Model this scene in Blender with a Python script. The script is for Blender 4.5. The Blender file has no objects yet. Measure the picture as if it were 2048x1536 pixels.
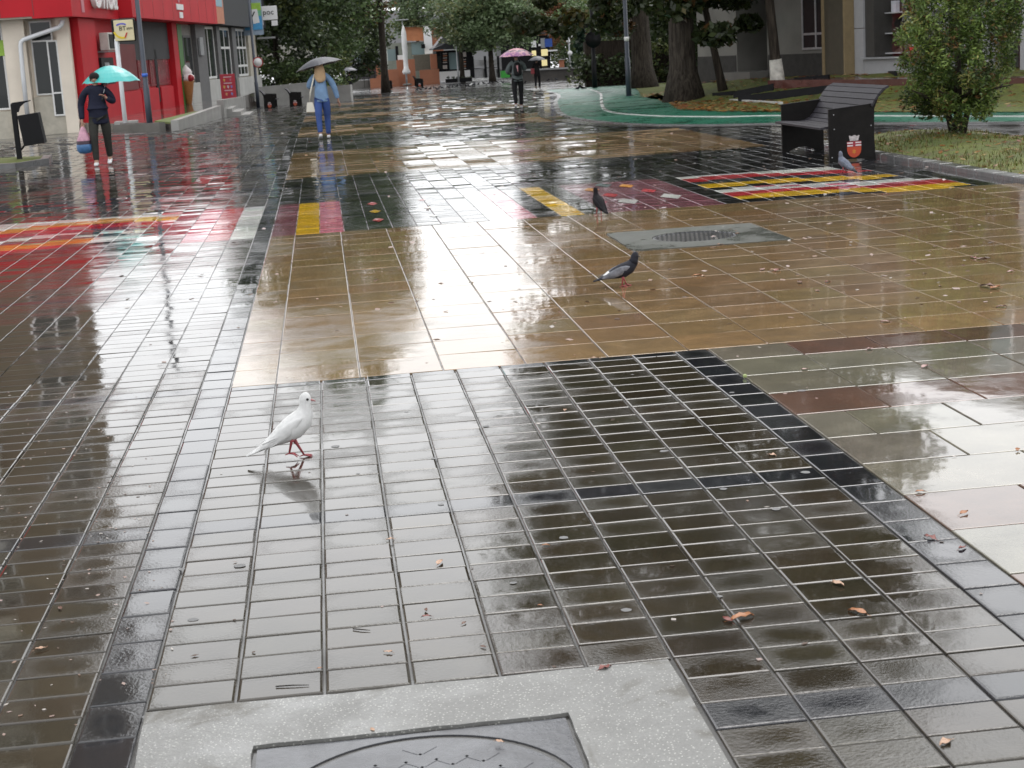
import bpy, bmesh, math, random
import numpy as np
from mathutils import Vector, Matrix
random.seed(7); RNG = np.random.default_rng(7)
SC = bpy.context.scene
COL = SC.collection
R = math.radians
# ---------------------------------------------------------------- camera
EYE = Vector((0, 0, 1.66)); FPX = 3250.0          # focal length in pixels of the 2048 x 1536 photograph
CR = Vector((0.99139565, -0.11647738, -0.05973011)); CU = Vector((0.08183138, 0.1953344, 0.97731678)); CF = Vector((0.10216795, 0.9737954, -0.20318518))
cam_d = bpy.data.cameras.new('camera'); cam = bpy.data.objects.new('camera', cam_d); COL.objects.link(cam)
cam_d.sensor_width = 36; cam_d.lens = FPX / 2048 * 36; cam_d.clip_start = 0.1; cam_d.clip_end = 3000
cam_d.dof.use_dof = True; cam_d.dof.focus_distance = 8.5; cam_d.dof.aperture_fstop = 12
cam.matrix_world = Matrix(((CR.x, CU.x, -CF.x, EYE.x), (CR.y, CU.y, -CF.y, EYE.y), (CR.z, CU.z, -CF.z, EYE.z), (0, 0, 0, 1)))
SC.camera = cam
# ---------------------------------------------------------------- light: rainy overcast sky, weak wide sun
SUN_EL, SUN_AZ = 52, 20
W = bpy.data.worlds.new('World'); SC.world = W; W.use_nodes = True
wn, wl = W.node_tree.nodes, W.node_tree.links
wn.clear()
sky = wn.new('ShaderNodeTexSky'); sky.sky_type = 'NISHITA'; sky.sun_disc = False
sky.sun_elevation = R(SUN_EL); sky.sun_rotation = R(SUN_AZ); sky.air_density = 2.0; sky.dust_density = 6.0; sky.ozone_density = 1.0
hs = wn.new('ShaderNodeHueSaturation'); hs.inputs['Saturation'].default_value = 0.10
mixc = wn.new('ShaderNodeMix'); mixc.data_type = 'RGBA'; mixc.inputs[0].default_value = 0.72
mixc.inputs['B'].default_value = (15.0, 15.2, 15.6, 1)         # the even cloud layer
bg = wn.new('ShaderNodeBackground'); bg.inputs['Strength'].default_value = 0.15
wo = wn.new('ShaderNodeOutputWorld')
wl.new(sky.outputs[0], hs.inputs['Color']); wl.new(hs.outputs[0], mixc.inputs['A']); wl.new(mixc.outputs['Result'], bg.inputs['Color']); wl.new(bg.outputs[0], wo.inputs['Surface'])
sd = bpy.data.lights.new('sun', 'SUN'); sd.energy = 0.8; sd.angle = R(25); sd.color = (1, 0.97, 0.93)
so = bpy.data.objects.new('sun', sd); COL.objects.link(so)
so.rotation_euler = Vector((-math.sin(R(SUN_AZ)) * math.cos(R(SUN_EL)), -math.cos(R(SUN_AZ)) * math.cos(R(SUN_EL)), -math.sin(R(SUN_EL)))).to_track_quat('-Z', 'Y').to_euler()
so.location = (0, 0, 60)
SC.view_settings.view_transform = 'Standard'; SC.view_settings.look = 'None'; SC.view_settings.gamma = 1; SC.view_settings.exposure = -0.2
SC.cycles.use_denoising = True
SC.cycles.max_bounces = 6; SC.cycles.glossy_bounces = 4; SC.cycles.transparent_max_bounces = 6; SC.cycles.volume_bounces = 0
SC.cycles.sample_clamp_indirect = 6
# ---------------------------------------------------------------- photo pixel -> place
SL = 0.0135
def zg(Y):                       # the plaza is level to 30 m, then falls gently to 122 m
    if Y < 30: return 0.0
    if Y < 42: return -SL * (Y - 30) ** 2 / 24
    return -SL * (min(Y, 122) - 36)
def ray(x, y):
    d = CR * (x - 1024) - CU * (y - 768) + CF * FPX
    return d / d.y
def G(x, y, h=0.0):              # where the ray meets the ground (raised by h)
    d = ray(x, y); lo, hi = 0.5, 900.0
    for _ in range(60):
        m = (lo + hi) / 2
        if EYE.z + d.z * m - zg(m) - h > 0: lo = m
        else: hi = m
    return Vector((d.x * lo, lo, zg(lo) + h))
def at(x, y, Y):                 # the point on the ray at distance Y
    d = ray(x, y); return Vector((d.x * Y, Y, EYE.z + d.z * Y))
def up_at(p, y):                 # height above p's plane where a vertical at p reaches image row y (iterated)
    z = 0.0
    for _ in range(12):
        q = Vector((p.x, p.y, p.z + z)) - EYE
        w = q.dot(CF); yy = 768 - FPX * q.dot(CU) / w
        z += (yy - y) * w / FPX
    return z
# ---------------------------------------------------------------- tags
def tag(o, label=None, cat=None, group=None, kind=None):
    if label: o['label'] = label
    if cat: o['category'] = cat
    if group: o['group'] = group
    if kind: o['kind'] = kind
    return o
def empty(name, loc, label=None, cat=None, group=None):
    o = bpy.data.objects.new(name, None); COL.objects.link(o); o.location = loc; o.empty_display_size = 0.1
    return tag(o, label, cat, group)
def wloc(o):
    v = Vector((0, 0, 0))
    while o is not None: v += o.location; o = o.parent
    return v
def link(name, me, parent=None, loc=None, mats=()):
    o = bpy.data.objects.new(name, me); COL.objects.link(o)
    for m in mats: me.materials.append(m)
    if parent is not None: o.parent = parent
    if loc is not None: o.location = loc
    return o
def copy_tree(o, parent=None):
    c = o.copy(); COL.objects.link(c); c.parent = parent
    for ch in list(o.children): copy_tree(ch, c)
    return c
# ---------------------------------------------------------------- mesh collector
class MB:
    def __init__(s, M=None): s.v = []; s.f = []; s.c = []; s.M = M; s.sm = []
    def pt(s, p):
        p = Vector(p)
        if s.M is not None: p = s.M @ p
        s.v.append(p); return len(s.v) - 1
    def face(s, ids, c=None, sm=False): s.f.append(tuple(ids)); s.c.append(c); s.sm.append(sm)
    def quad(s, a, b, c, d, col=None): s.face([s.pt(a), s.pt(b), s.pt(c), s.pt(d)], col)
    def poly(s, pts, col=None): s.face([s.pt(p) for p in pts], col)
    def box(s, a, b, col=None, bev=0.0):
        x0, y0, z0 = [min(a[i], b[i]) for i in range(3)]; x1, y1, z1 = [max(a[i], b[i]) for i in range(3)]
        if bev <= 0:
            i = [s.pt(p) for p in ((x0, y0, z0), (x1, y0, z0), (x1, y1, z0), (x0, y1, z0), (x0, y0, z1), (x1, y0, z1), (x1, y1, z1), (x0, y1, z1))]
            for q in ((3, 2, 1, 0), (4, 5, 6, 7), (0, 1, 5, 4), (1, 2, 6, 5), (2, 3, 7, 6), (3, 0, 4, 7)): s.face([i[k] for k in q], col)
            return
        e = min(bev, (x1 - x0) * .45, (y1 - y0) * .45, (z1 - z0) * .45)
        bm = bmesh.new(); bmesh.ops.create_cube(bm, size=1)
        for v in bm.verts: v.co = Vector((x0 + (v.co.x + .5) * (x1 - x0), y0 + (v.co.y + .5) * (y1 - y0), z0 + (v.co.z + .5) * (z1 - z0)))
        bmesh.ops.bevel(bm, geom=bm.edges[:], offset=e, segments=2, profile=.5, affect='EDGES')
        s.add_bm(bm, col)
    def add_bm(s, bm, col=None, sm=False):
        bm.verts.ensure_lookup_table(); bm.verts.index_update(); base = len(s.v)
        for v in bm.verts: s.pt(v.co)
        for f in bm.faces: s.face([base + v.index for v in f.verts], col, sm)
        bm.free()
    def prism(s, pts, lo, hi, axis=2, col=None):        # outline pts (2D) extruded along an axis
        def mk(p, h): return {2: (p[0], p[1], h), 1: (p[0], h, p[1]), 0: (h, p[0], p[1])}[axis]
        a = [s.pt(mk(p, lo)) for p in pts]; b = [s.pt(mk(p, hi)) for p in pts]; n = len(pts)
        s.face(a[::-1], col); s.face(b, col)
        for i in range(n): s.face([a[i], a[(i + 1) % n], b[(i + 1) % n], b[i]], col)
    def tube(s, path, rad, n=8, col=None, cap=True, flat=1.0):  # swept circle along path; rad a number or list
        path = [Vector(p) for p in path]; m = len(path)
        rr = rad if isinstance(rad, (list, tuple)) else [rad] * m
        rings = []; prev = None
        for i, p in enumerate(path):
            t = (path[min(i + 1, m - 1)] - path[max(i - 1, 0)])
            if t.length < 1e-9: t = Vector((0, 0, 1))
            t.normalize()
            if prev is None:
                a = Vector((0, 0, 1)) if abs(t.z) < .9 else Vector((0, 1, 0))
                u = t.cross(a).normalized()
            else:
                u = prev - t * prev.dot(t)
                u = u.normalized() if u.length > 1e-6 else t.orthogonal().normalized()
            w = t.cross(u); prev = u
            rings.append([s.pt(p + (u * math.cos(2 * math.pi * k / n) + w * math.sin(2 * math.pi * k / n) * flat) * rr[i]) for k in range(n)])
        for i in range(m - 1):
            for k in range(n): s.face([rings[i][k], rings[i][(k + 1) % n], rings[i + 1][(k + 1) % n], rings[i + 1][k]], col, True)
        if cap: s.face(rings[0][::-1], col); s.face(rings[-1], col)
    def rings(s, rs, col=None, cap=True):               # loft through explicit rings of points
        ids = [[s.pt(p) for p in r] for r in rs]; n = len(ids[0])
        for a, b in zip(ids, ids[1:]):
            for k in range(n): s.face([a[k], a[(k + 1) % n], b[(k + 1) % n], b[k]], col, True)
        if cap: s.face(ids[0][::-1], col, True); s.face(ids[-1], col, True)
    def lathe(s, prof, c=(0, 0, 0), n=16, col=None, cap=True):
        rs = [[(c[0] + r * math.cos(2 * math.pi * k / n), c[1] + r * math.sin(2 * math.pi * k / n), c[2] + z) for k in range(n)] for r, z in prof]
        s.rings(rs, col, cap)
    def ball(s, c, r, n=10, col=None):
        if not isinstance(r, (list, tuple)): r = (r, r, r)
        bm = bmesh.new(); bmesh.ops.create_uvsphere(bm, u_segments=n, v_segments=max(6, n * 2 // 3), radius=1)
        for v in bm.verts: v.co = Vector((c[0] + v.co.x * r[0], c[1] + v.co.y * r[1], c[2] + v.co.z * r[2]))
        s.add_bm(bm, col, True)
    def mesh(s, name, origin=None, flip=True):
        o = Vector(origin) if origin is not None else Vector((0, 0, 0))
        me = bpy.data.meshes.new(name); me.from_pydata([tuple(p - o) for p in s.v], [], s.f)
        for p, q in zip(me.polygons, s.sm): p.use_smooth = q
        if any(c is not None for c in s.c):
            ca = me.color_attributes.new('Col', 'FLOAT_COLOR', 'CORNER'); arr = []
            for p, c in zip(me.polygons, s.c): arr += list((c or (1, 1, 1)) + (1,)) * p.loop_total if c is None or len(c) == 3 else list(c) * p.loop_total
            ca.data.foreach_set('color', arr)
        if flip:
            bm = bmesh.new(); bm.from_mesh(me); bmesh.ops.recalc_face_normals(bm, faces=bm.faces[:]); bm.to_mesh(me); bm.free()
        me.update(); return me
    def build(s, name, mat, parent=None, origin=None, flip=True):
        if origin is None: origin = wloc(parent) if parent is not None else (0, 0, 0)
        me = s.mesh(name, origin, flip)
        o = link(name, me, parent, None, mat if isinstance(mat, (list, tuple)) else [mat])
        if parent is None: o.location = origin
        return o
# ---------------------------------------------------------------- materials
MATS = {}
def nodes(name):
    m = bpy.data.materials.new(name); m.use_nodes = True; nt = m.node_tree; nt.nodes.clear()
    out = nt.nodes.new('ShaderNodeOutputMaterial'); b = nt.nodes.new('ShaderNodeBsdfPrincipled'); nt.links.new(b.outputs[0], out.inputs[0])
    return m, nt, b
def N(nt, t, **kw):
    n = nt.nodes.new(t)
    for k, v in kw.items(): setattr(n, k, v)
    return n
def noise(nt, vec, scale, detail=3, rough=.55, dist=0.0):
    n = N(nt, 'ShaderNodeTexNoise'); n.inputs['Scale'].default_value = scale; n.inputs['Detail'].default_value = detail; n.inputs['Roughness'].default_value = rough; n.inputs['Distortion'].default_value = dist
    if vec is not None: nt.links.new(vec, n.inputs['Vector'])
    return n.outputs['Fac']
def rng(nt, src, a, b, c, d):
    n = N(nt, 'ShaderNodeMapRange'); nt.links.new(src, n.inputs[0])
    for i, v in enumerate((a, b, c, d)): n.inputs[i + 1].default_value = v
    return n.outputs[0]
def math_(nt, op, a, b=None):
    n = N(nt, 'ShaderNodeMath', operation=op)
    for i, v in enumerate((a, b)):
        if v is None: continue
        if isinstance(v, (int, float)): n.inputs[i].default_value = v
        else: nt.links.new(v, n.inputs[i])
    return n.outputs[0]
def mixcol(nt, fac, a, b, mode='MIX'):
    n = N(nt, 'ShaderNodeMix', data_type='RGBA', blend_type=mode)
    for k, v in (('A', a), ('B', b)):
        if isinstance(v, (tuple, list)): n.inputs[k].default_value = tuple(v)[:3] + (1,)
        else: nt.links.new(v, n.inputs[k])
    if isinstance(fac, (int, float)): n.inputs[0].default_value = fac
    else: nt.links.new(fac, n.inputs[0])
    return n.outputs['Result']
def plain(name, col, rough=.55, spec=.5, metal=0.0, var=.12, scale=6.0, bump=0.0, coat=0.0, emit=None):
    if name in MATS: return MATS[name]
    m, nt, b = nodes(name)
    tc = N(nt, 'ShaderNodeTexCoord').outputs['Object']
    f = rng(nt, noise(nt, tc, scale, 4), .3, .7, 1 - var, 1 + var)
    g = N(nt, 'ShaderNodeVectorMath', operation='SCALE'); g.inputs[0].default_value = col[:3]; nt.links.new(f, g.inputs['Scale'])
    nt.links.new(g.outputs[0], b.inputs['Base Color'])
    b.inputs['Roughness'].default_value = rough; b.inputs['Metallic'].default_value = metal; b.inputs['Specular IOR Level'].default_value = spec
    if coat: b.inputs['Coat Weight'].default_value = coat; b.inputs['Coat Roughness'].default_value = .06
    if bump:
        bp = N(nt, 'ShaderNodeBump'); bp.inputs['Strength'].default_value = bump; bp.inputs['Distance'].default_value = .01
        nt.links.new(noise(nt, tc, scale * 8, 3), bp.inputs['Height']); nt.links.new(bp.outputs[0], b.inputs['Normal'])
    if emit: b.inputs['Emission Color'].default_value = tuple(emit[:3]) + (1,); b.inputs['Emission Strength'].default_value = emit[3]
    MATS[name] = m; return m
def wet(name, col=None, source='object', film=.5, grain=90.0, bump=.25, rlo=.03, rhi=.30, mottle=.25, spec=.5, pud=0.0, fleck=None, rim=False, stain=None, puddles=None, coat=.6):
    """Rain-wet paving. source: 'object' colour, 'attr' colour attribute or a fixed col. film: how much is under a water film."""
    if name in MATS: return MATS[name]
    m, nt, b = nodes(name)
    L = nt.links
    pos = N(nt, 'ShaderNodeNewGeometry').outputs['Position']
    if source == 'object': oi = N(nt, 'ShaderNodeObjectInfo'); base = oi.outputs['Color']
    elif source == 'attr': a = N(nt, 'ShaderNodeVertexColor'); a.layer_name = 'Col'; base = a.outputs['Color']
    else: r_ = N(nt, 'ShaderNodeRGB'); r_.outputs[0].default_value = tuple(col) + (1,); base = r_.outputs[0]
    big = noise(nt, pos, .55, 3, .5, .6); mid = noise(nt, pos, 4.5, 4, .6, .4); fine = noise(nt, pos, grain, 2, .6)
    wetf = rng(nt, math_(nt, 'ADD', math_(nt, 'MULTIPLY', big, .55), math_(nt, 'MULTIPLY', mid, .45)), .5 - .10 + (.5 - film) * .35, .5 + .10 + (.5 - film) * .35, 0, 1)
    if rim:                                             # water stands in the middle of each piece, its rim drains
        gn = N(nt, 'ShaderNodeTexCoord').outputs['Generated']; sp = N(nt, 'ShaderNodeSeparateXYZ'); L.new(gn, sp.inputs[0])
        def inn(o): c = math_(nt, 'ABSOLUTE', math_(nt, 'SUBTRACT', math_(nt, 'MULTIPLY', o, 2.0), 1.0)); return math_(nt, 'SUBTRACT', 1.0, math_(nt, 'POWER', c, 2.2))
        ee = math_(nt, 'ADD', math_(nt, 'MULTIPLY', inn(sp.outputs[0]), inn(sp.outputs[1])), math_(nt, 'ADD', math_(nt, 'MULTIPLY', math_(nt, 'SUBTRACT', mid, .5), 2.0), math_(nt, 'MULTIPLY', math_(nt, 'SUBTRACT', oi.outputs['Random'], .5), .9)))
        wetf = math_(nt, 'MULTIPLY', rng(nt, math_(nt, 'ADD', ee, math_(nt, 'MULTIPLY', math_(nt, 'SUBTRACT', big, .5), 3.0)), -.05, .65, 0, 1), rng(nt, wetf, 0, 1, .6, 1))
    if puddles:                                         # hollows where the rain stands
        sp2 = N(nt, 'ShaderNodeSeparateXYZ'); L.new(pos, sp2.inputs[0]); wob = math_(nt, 'MULTIPLY', math_(nt, 'SUBTRACT', noise(nt, pos, 7, 3, .6), .5), 1.5)
        for cx, cy, rx, ry in puddles:
            d = math_(nt, 'SQRT', math_(nt, 'ADD', math_(nt, 'POWER', math_(nt, 'ABSOLUTE', math_(nt, 'DIVIDE', math_(nt, 'SUBTRACT', sp2.outputs[0], cx), rx)), 2.0), math_(nt, 'POWER', math_(nt, 'ABSOLUTE', math_(nt, 'DIVIDE', math_(nt, 'SUBTRACT', sp2.outputs[1], cy), ry)), 2.0)))
            wetf = math_(nt, 'MAXIMUM', wetf, rng(nt, math_(nt, 'ADD', d, wob), .94, 1.0, 1, 0))
    # colour: mottling, a little darker where the water stands
    f = math_(nt, 'MULTIPLY', rng(nt, mid, .3, .7, 1 - mottle, 1 + mottle), rng(nt, fine, .3, .7, .86, 1.14))
    g = N(nt, 'ShaderNodeVectorMath', operation='SCALE'); L.new(base, g.inputs[0]); L.new(f, g.inputs['Scale'])
    c = g.outputs[0]
    if fleck:
        vo = N(nt, 'ShaderNodeTexVoronoi'); vo.inputs['Scale'].default_value = fleck[0]; L.new(pos, vo.inputs['Vector'])
        c = mixcol(nt, rng(nt, vo.outputs['Distance'], fleck[1], fleck[1] + .08, 1, 0), c, fleck[2])
    if stain: c = mixcol(nt, rng(nt, noise(nt, pos, 2.3, 5, .65, .8), .56, .63, 0, .75), c, stain)
    L.new(c, b.inputs['Base Color'])
    L.new(rng(nt, wetf, 0, 1, rhi, rlo), b.inputs['Roughness'])
    b.inputs['Specular IOR Level'].default_value = spec
    b.inputs['IOR'].default_value = 1.5
    b.inputs['Coat Weight'].default_value = coat; b.inputs['Coat IOR'].default_value = 1.33
    L.new(rng(nt, wetf, 0, 1, min(.5, rhi * .9), rlo * .7), b.inputs['Coat Roughness'])
    bp = N(nt, 'ShaderNodeBump'); bp.inputs['Distance'].default_value = .004
    L.new(rng(nt, wetf, 0, 1, bump, bump * .06), bp.inputs['Strength'])
    hgt = math_(nt, 'ADD', fine, math_(nt, 'MULTIPLY', noise(nt, pos, grain * .22, 2), .8))
    L.new(hgt, bp.inputs['Height'])
    bp2 = N(nt, 'ShaderNodeBump'); bp2.inputs['Distance'].default_value = .02; bp2.inputs['Strength'].default_value = .045
    h2 = noise(nt, pos, 3.2, 2)
    if source == 'object':                              # each piece is a little domed: the film runs off towards its joints
        gen = N(nt, 'ShaderNodeTexCoord').outputs['Generated']; sx = N(nt, 'ShaderNodeSeparateXYZ'); L.new(gen, sx.inputs[0])
        def dome(o): c = math_(nt, 'ABSOLUTE', math_(nt, 'SUBTRACT', math_(nt, 'MULTIPLY', o, 2.0), 1.0)); return math_(nt, 'SUBTRACT', 1.0, math_(nt, 'POWER', c, 3.0))
        dm_ = math_(nt, 'MULTIPLY', dome(sx.outputs[0]), dome(sx.outputs[1]))
        h2 = math_(nt, 'ADD', h2, math_(nt, 'MULTIPLY', dm_, rng(nt, oi.outputs['Random'], 0, 1, .02, .16)))
    L.new(h2, bp2.inputs['Height']); L.new(bp2.outputs[0], bp.inputs['Normal'])
    L.new(bp.outputs[0], b.inputs['Normal']); L.new(bp2.outputs[0], b.inputs['Coat Normal'])
    MATS[name] = m; return m
def glass(name, tint=(.03, .035, .035), rough=.03):
    if name in MATS: return MATS[name]
    m, nt, b = nodes(name); b.inputs['Base Color'].default_value = tint + (1,); b.inputs['Roughness'].default_value = rough; b.inputs['Specular IOR Level'].default_value = .4
    MATS[name] = m; return m
def leafmat(name, sat=1.0):
    if name in MATS: return MATS[name]
    m, nt, b = nodes(name); a = N(nt, 'ShaderNodeVertexColor'); a.layer_name = 'Col'
    nt.links.new(a.outputs['Color'], b.inputs['Base Color']); b.inputs['Roughness'].default_value = .38; b.inputs['Specular IOR Level'].default_value = .35
    tr = N(nt, 'ShaderNodeBsdfTranslucent'); nt.links.new(a.outputs['Color'], tr.inputs['Color'])
    mx = N(nt, 'ShaderNodeMixShader'); mx.inputs[0].default_value = .25
    out = [n for n in nt.nodes if n.type == 'OUTPUT_MATERIAL'][0]
    nt.links.new(b.outputs[0], mx.inputs[1]); nt.links.new(tr.outputs[0], mx.inputs[2]); nt.links.new(mx.outputs[0], out.inputs[0])
    MATS[name] = m; return m
# ================================================================ the ground and the paving
PW, PL, PX0, PY0 = .2368, .1626, -.1204, 5.918          # paver pitch across and along, and one joint of the grid
TW = .4425                                              # pitch of the large tiles
XL, XR, YT, YS0, YS1 = -.594, 1.955, 8.46, 15.85, 19.3  # edges of the grey field, the tan field and the painted strip
C_GREY = (.034, .0275, .0185); C_CHAR = (.015, .0155, .019); C_TAN = (.235, .155, .080); C_SLAB = (.150, .136, .105); C_PINKS = (.115, .066, .047)
C_W = (.62, .62, .58); C_Y = (.66, .40, .02); C_R = (.42, .025, .035); C_P = (.52, .14, .19); C_PU = (.20, .075, .095); C_OL = (.020, .022, .013); C_BK = (.009, .009, .0105); C_OR = (.58, .25, .03); C_TE = (.07, .105, .10)
M_PIECE = wet('wet_paving_piece', source='object', film=.66, rhi=.16, bump=.18)
M_PAVER = wet('wet_paver', source='object', film=.62, rhi=.21, bump=.30, rim=True, puddles=[(1.50, 4.62, .20, .26), (1.72, 4.95, .10, .10), (1.50, 4.2, .09, .16), (.92, 4.0, .12, .05), (.75, 7.35, .22, .09), (.95, 8.25, .3, .12), (-.45, 7.1, .3, .22), (1.6, 6.6, .15, .5)])
M_STUFF = wet('wet_paving_mass', source='attr', film=.58, rhi=.17, grain=60, bump=.2)
M_BED = wet('wet_joint_sand', col=(.018, .016, .013), source='col', film=.5, rhi=.42, rlo=.12, grain=160, bump=.3)
M_CONC = wet('wet_concrete_patch', col=(.155, .155, .147), source='col', film=.30, rhi=.5, grain=170, bump=.5, mottle=.12, stain=(.045, .038, .022), fleck=(95, .17, (.40, .40, .37)))
M_CONC2 = wet('wet_drain_slab', col=(.085, .09, .078), source='col', film=.45, rhi=.4, grain=120)
M_KERB = wet('wet_kerb_stone', col=(.13, .13, .13), source='col', film=.4, rhi=.4)
M_ASPH = wet('wet_asphalt', col=(.045, .044, .044), source='col', film=.45, rhi=.32, grain=120, bump=.4)
M_GREEN = wet('wet_green_lane', col=(.008, .112, .064), source='col', film=.35, rhi=.45, grain=110, mottle=.2, spec=.25, coat=.15)
M_LINE = wet('wet_white_line', col=(.6, .6, .58), source='col', film=.4, rhi=.4)
def vary(c, a=.14, hue=.04):
    k = 1 + random.uniform(-a, a); return tuple(max(.004, v * k * (1 + random.uniform(-hue, hue))) for v in c)
def ysteps(a, b):
    ys = [a]
    for y in [30, 32, 34, 36, 38, 40, 42] + list(range(46, 126, 4)):
        if a < y < b: ys.append(y)
    return ys + [b]
def strip_sheet(mb, x0, x1, y0, y1, h, xs=None):
    ys = ysteps(y0, y1)
    for a, b in zip(ys, ys[1:]): mb.quad((x0, a, zg(a) + h), (x1, a, zg(a) + h), (x1, b, zg(b) + h), (x0, b, zg(b) + h))
mb = MB()
for a, b in zip([-600, -60, -12, 0, 12, 60, 600], [-60, -12, 0, 12, 60, 600]): strip_sheet(mb, a, b, -60, 122, -.07); mb.quad((a, 122, zg(122) - .07), (b, 122, zg(122) - .07), (b, 1400, zg(122) - .07), (a, 1400, zg(122) - .07))
tag(mb.build('ground', M_ASPH), kind='structure')
mb = MB(); strip_sheet(mb, -9, 9.4, -1, 122, -.0075)
bed = tag(mb.build('paving_bed', M_BED), kind='structure')
TILE = {}
def tile_mesh(w, d, ch=.004, h=.05, mat=None):
    k = (round(w, 4), round(d, 4), ch, mat)
    if k in TILE: return TILE[k]
    m = MB(); a, b = w / 2, d / 2; c = ch
    e1, e2 = c * .55, min(c * 1.35 + .001, a * .4, b * .4)       # worn arris, then a shallow shoulder up to the flat top
    i = []
    for e, z in ((0, -h), (0, -c), (e1, -c * .38), (e2, 0)): i += [m.pt(p) for p in ((-a + e, -b + e, z), (a - e, -b + e, z), (a - e, b - e, z), (-a + e, b - e, z))]
    m.face([i[12], i[13], i[14], i[15]])
    for lo in (0, 4, 8):
        for q in range(4): m.face([i[lo + q], i[lo + (q + 1) % 4], i[lo + 4 + (q + 1) % 4], i[lo + 4 + q]])
    me = m.mesh('tile', flip=False); me.materials.append(mat or M_PIECE); TILE[k] = me; return me
def piece(name, parent, x0, x1, y0, y1, col, gap=(.008, .005), tilt=.003, dz=.0012, ch=.0062):
    w, d = x1 - x0 - gap[0], y1 - y0 - gap[1]
    if name == 'paver': ch = random.choice((.0030, .0042, .0056))
    if w < .02 or d < .02: return None
    o = link(name, tile_mesh(round(w, 3), round(d, 3), ch, mat=M_PAVER if name == 'paver' else M_PIECE), parent, ((x0 + x1) / 2, (y0 + y1) / 2, random.uniform(-dz, dz)))
    o.rotation_euler = (random.gauss(0, tilt), random.gauss(0, tilt), 0); o.color = tuple(col) + (1,); return o
def sub_rect(r, h):
    x0, x1, y0, y1 = r; a, b, c, d = h
    if a >= x1 or b <= x0 or c >= y1 or d <= y0: return [r]
    out = []
    if y0 < c: out.append((x0, x1, y0, c)); y0 = c
    if y1 > d: out.append((x0, x1, d, y1)); y1 = d
    if x0 < a: out.append((x0, a, y0, y1))
    if x1 > b: out.append((b, x1, y0, y1))
    return out
def tiles_mass(name, parent, rects, tilt=.0035, gap=(.007, .006), ch=.002):   # many small pieces joined: rects of (x0, x1, y0, y1, colour)
    n = len(rects); V = np.zeros((n, 12, 3)); cols = np.zeros((n, 4)); cols[:, 3] = 1
    for i, (x0, x1, y0, y1, c) in enumerate(rects):
        a, b = (x1 - x0 - gap[0]) / 2, (y1 - y0 - gap[1]) / 2; X, Y = (x0 + x1) / 2, (y0 + y1) / 2
        tl = tilt * (1 + min(1.6, max(0, Y - 24) / 16)); tx, ty = random.gauss(0, tl), random.gauss(0, tl); z0 = zg(Y) + random.uniform(-.001, .001); sl = (zg(Y + .1) - zg(Y - .1)) / .2
        q = 0
        for (e, z) in ((0, -.03), (0, -ch), (ch, 0)):
            for sx, sy in ((-1, -1), (1, -1), (1, 1), (-1, 1)):
                px, py = sx * (a - e), sy * (b - e); V[i, q] = (X + px, Y + py, z0 + z + tx * px + (1.5 * ty + sl) * py); q += 1
        cols[i, :3] = c
    Fl = []
    base = np.arange(n) * 12
    pat = [(8, 9, 10, 11)] + [(lo + q, lo + (q + 1) % 4, lo + 4 + (q + 1) % 4, lo + 4 + q) for lo in (0, 4) for q in range(4)]
    F = (base[:, None, None] + np.array(pat)[None]).reshape(-1, 4)
    me = bpy.data.meshes.new(name); me.from_pydata(V.reshape(-1, 3).tolist(), [], F.tolist())
    ca = me.color_attributes.new('Col', 'FLOAT_COLOR', 'CORNER'); ca.data.foreach_set('color', np.repeat(cols, 36, axis=0).ravel())
    o = link(name, me, parent, None, [M_STUFF]); return tag(o, kind='stuff')
# ---- concrete patch with the manhole, cut out of the near field
PATCH = (-.594, .822, 1.5, 4.12); FRAME = (-.30, .495, 3.03, 3.825); DRAIN = (2.375, 3.69, 12.72, 14.08)
# ---- grey field: brown-grey pavers, charcoal rows and a charcoal border of pavers laid lengthwise
def ring_empty(name): return tag(empty(name, (0, 0, 0)), kind='structure')
field = ring_empty('grey_paver_field')
def row_col(n): return C_CHAR if n in (-1, -14, 15, 12 + 27) else C_GREY
rest = []
for n in range(-17, 16):
    y0 = PY0 + n * PL; y1 = min(y0 + PL, YT)
    if y1 - y0 < .03: continue
    for k in range(-2, 8):
        x0 = PX0 + k * PW
        for r in sub_rect((x0, x0 + PW, y0, y1), PATCH):
            big = (r[1] - r[0]) > .05 and (r[3] - r[2]) > .05
            if big: piece('paver', field, *r, vary(row_col(n)), gap=(.0068, .0038), tilt=.0028)
y = YT
while y > 3.0:
    y0 = max(y - PW, 3.0); piece('paver', field, 1.774, XR, y0, y, vary(C_CHAR), gap=(.0068, .0045)); y -= PW
# ---- left field, beyond the lengthwise border
lf_ = ring_empty('left_paver_field')
y = YT
while y > 3.2:
    piece('paver', lf_, -.752, XL, max(y - PW, 3.2), y, vary(C_CHAR, .2), gap=(.0068, .0045)); y -= PW
mass = []; cnt = 0
for n in range(-15, 61):
    y0 = PY0 + n * PL; y1 = min(y0 + PL, YS0)
    if y1 - y0 < .03: continue
    xmin = ray(0, 760).x * 0; xl = -4.6 if y0 < 14 else -5.2
    k = 0
    while True:
        x1 = -.752 - k * PW; x0 = x1 - PW
        if x1 < xl: break
        c = vary(row_col(n), .16)
        if y0 < 8.9 and cnt < 272 and x1 > -(.235 * y0 + .05): piece('paver', lf_, x0, x1, y0, y1, c, gap=(.0068, .004), tilt=.0036); cnt += 1
        else: mass.append((x0, x1, y0, y1, c))
        k += 1
for n in range(-33, -15):                                # the paving goes on beneath and behind the camera
    y0 = PY0 + n * PL; k = -20
    while k < 8:
        x0 = PX0 + k * PW
        if n < -17 or x0 < -.76:
            for r in sub_rect((x0, x0 + PW, y0, y0 + PL), (-.6, .83, 1.5, 9)): mass.append((*r, vary(row_col(n), .16)))
        k += 1
y = YT
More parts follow.
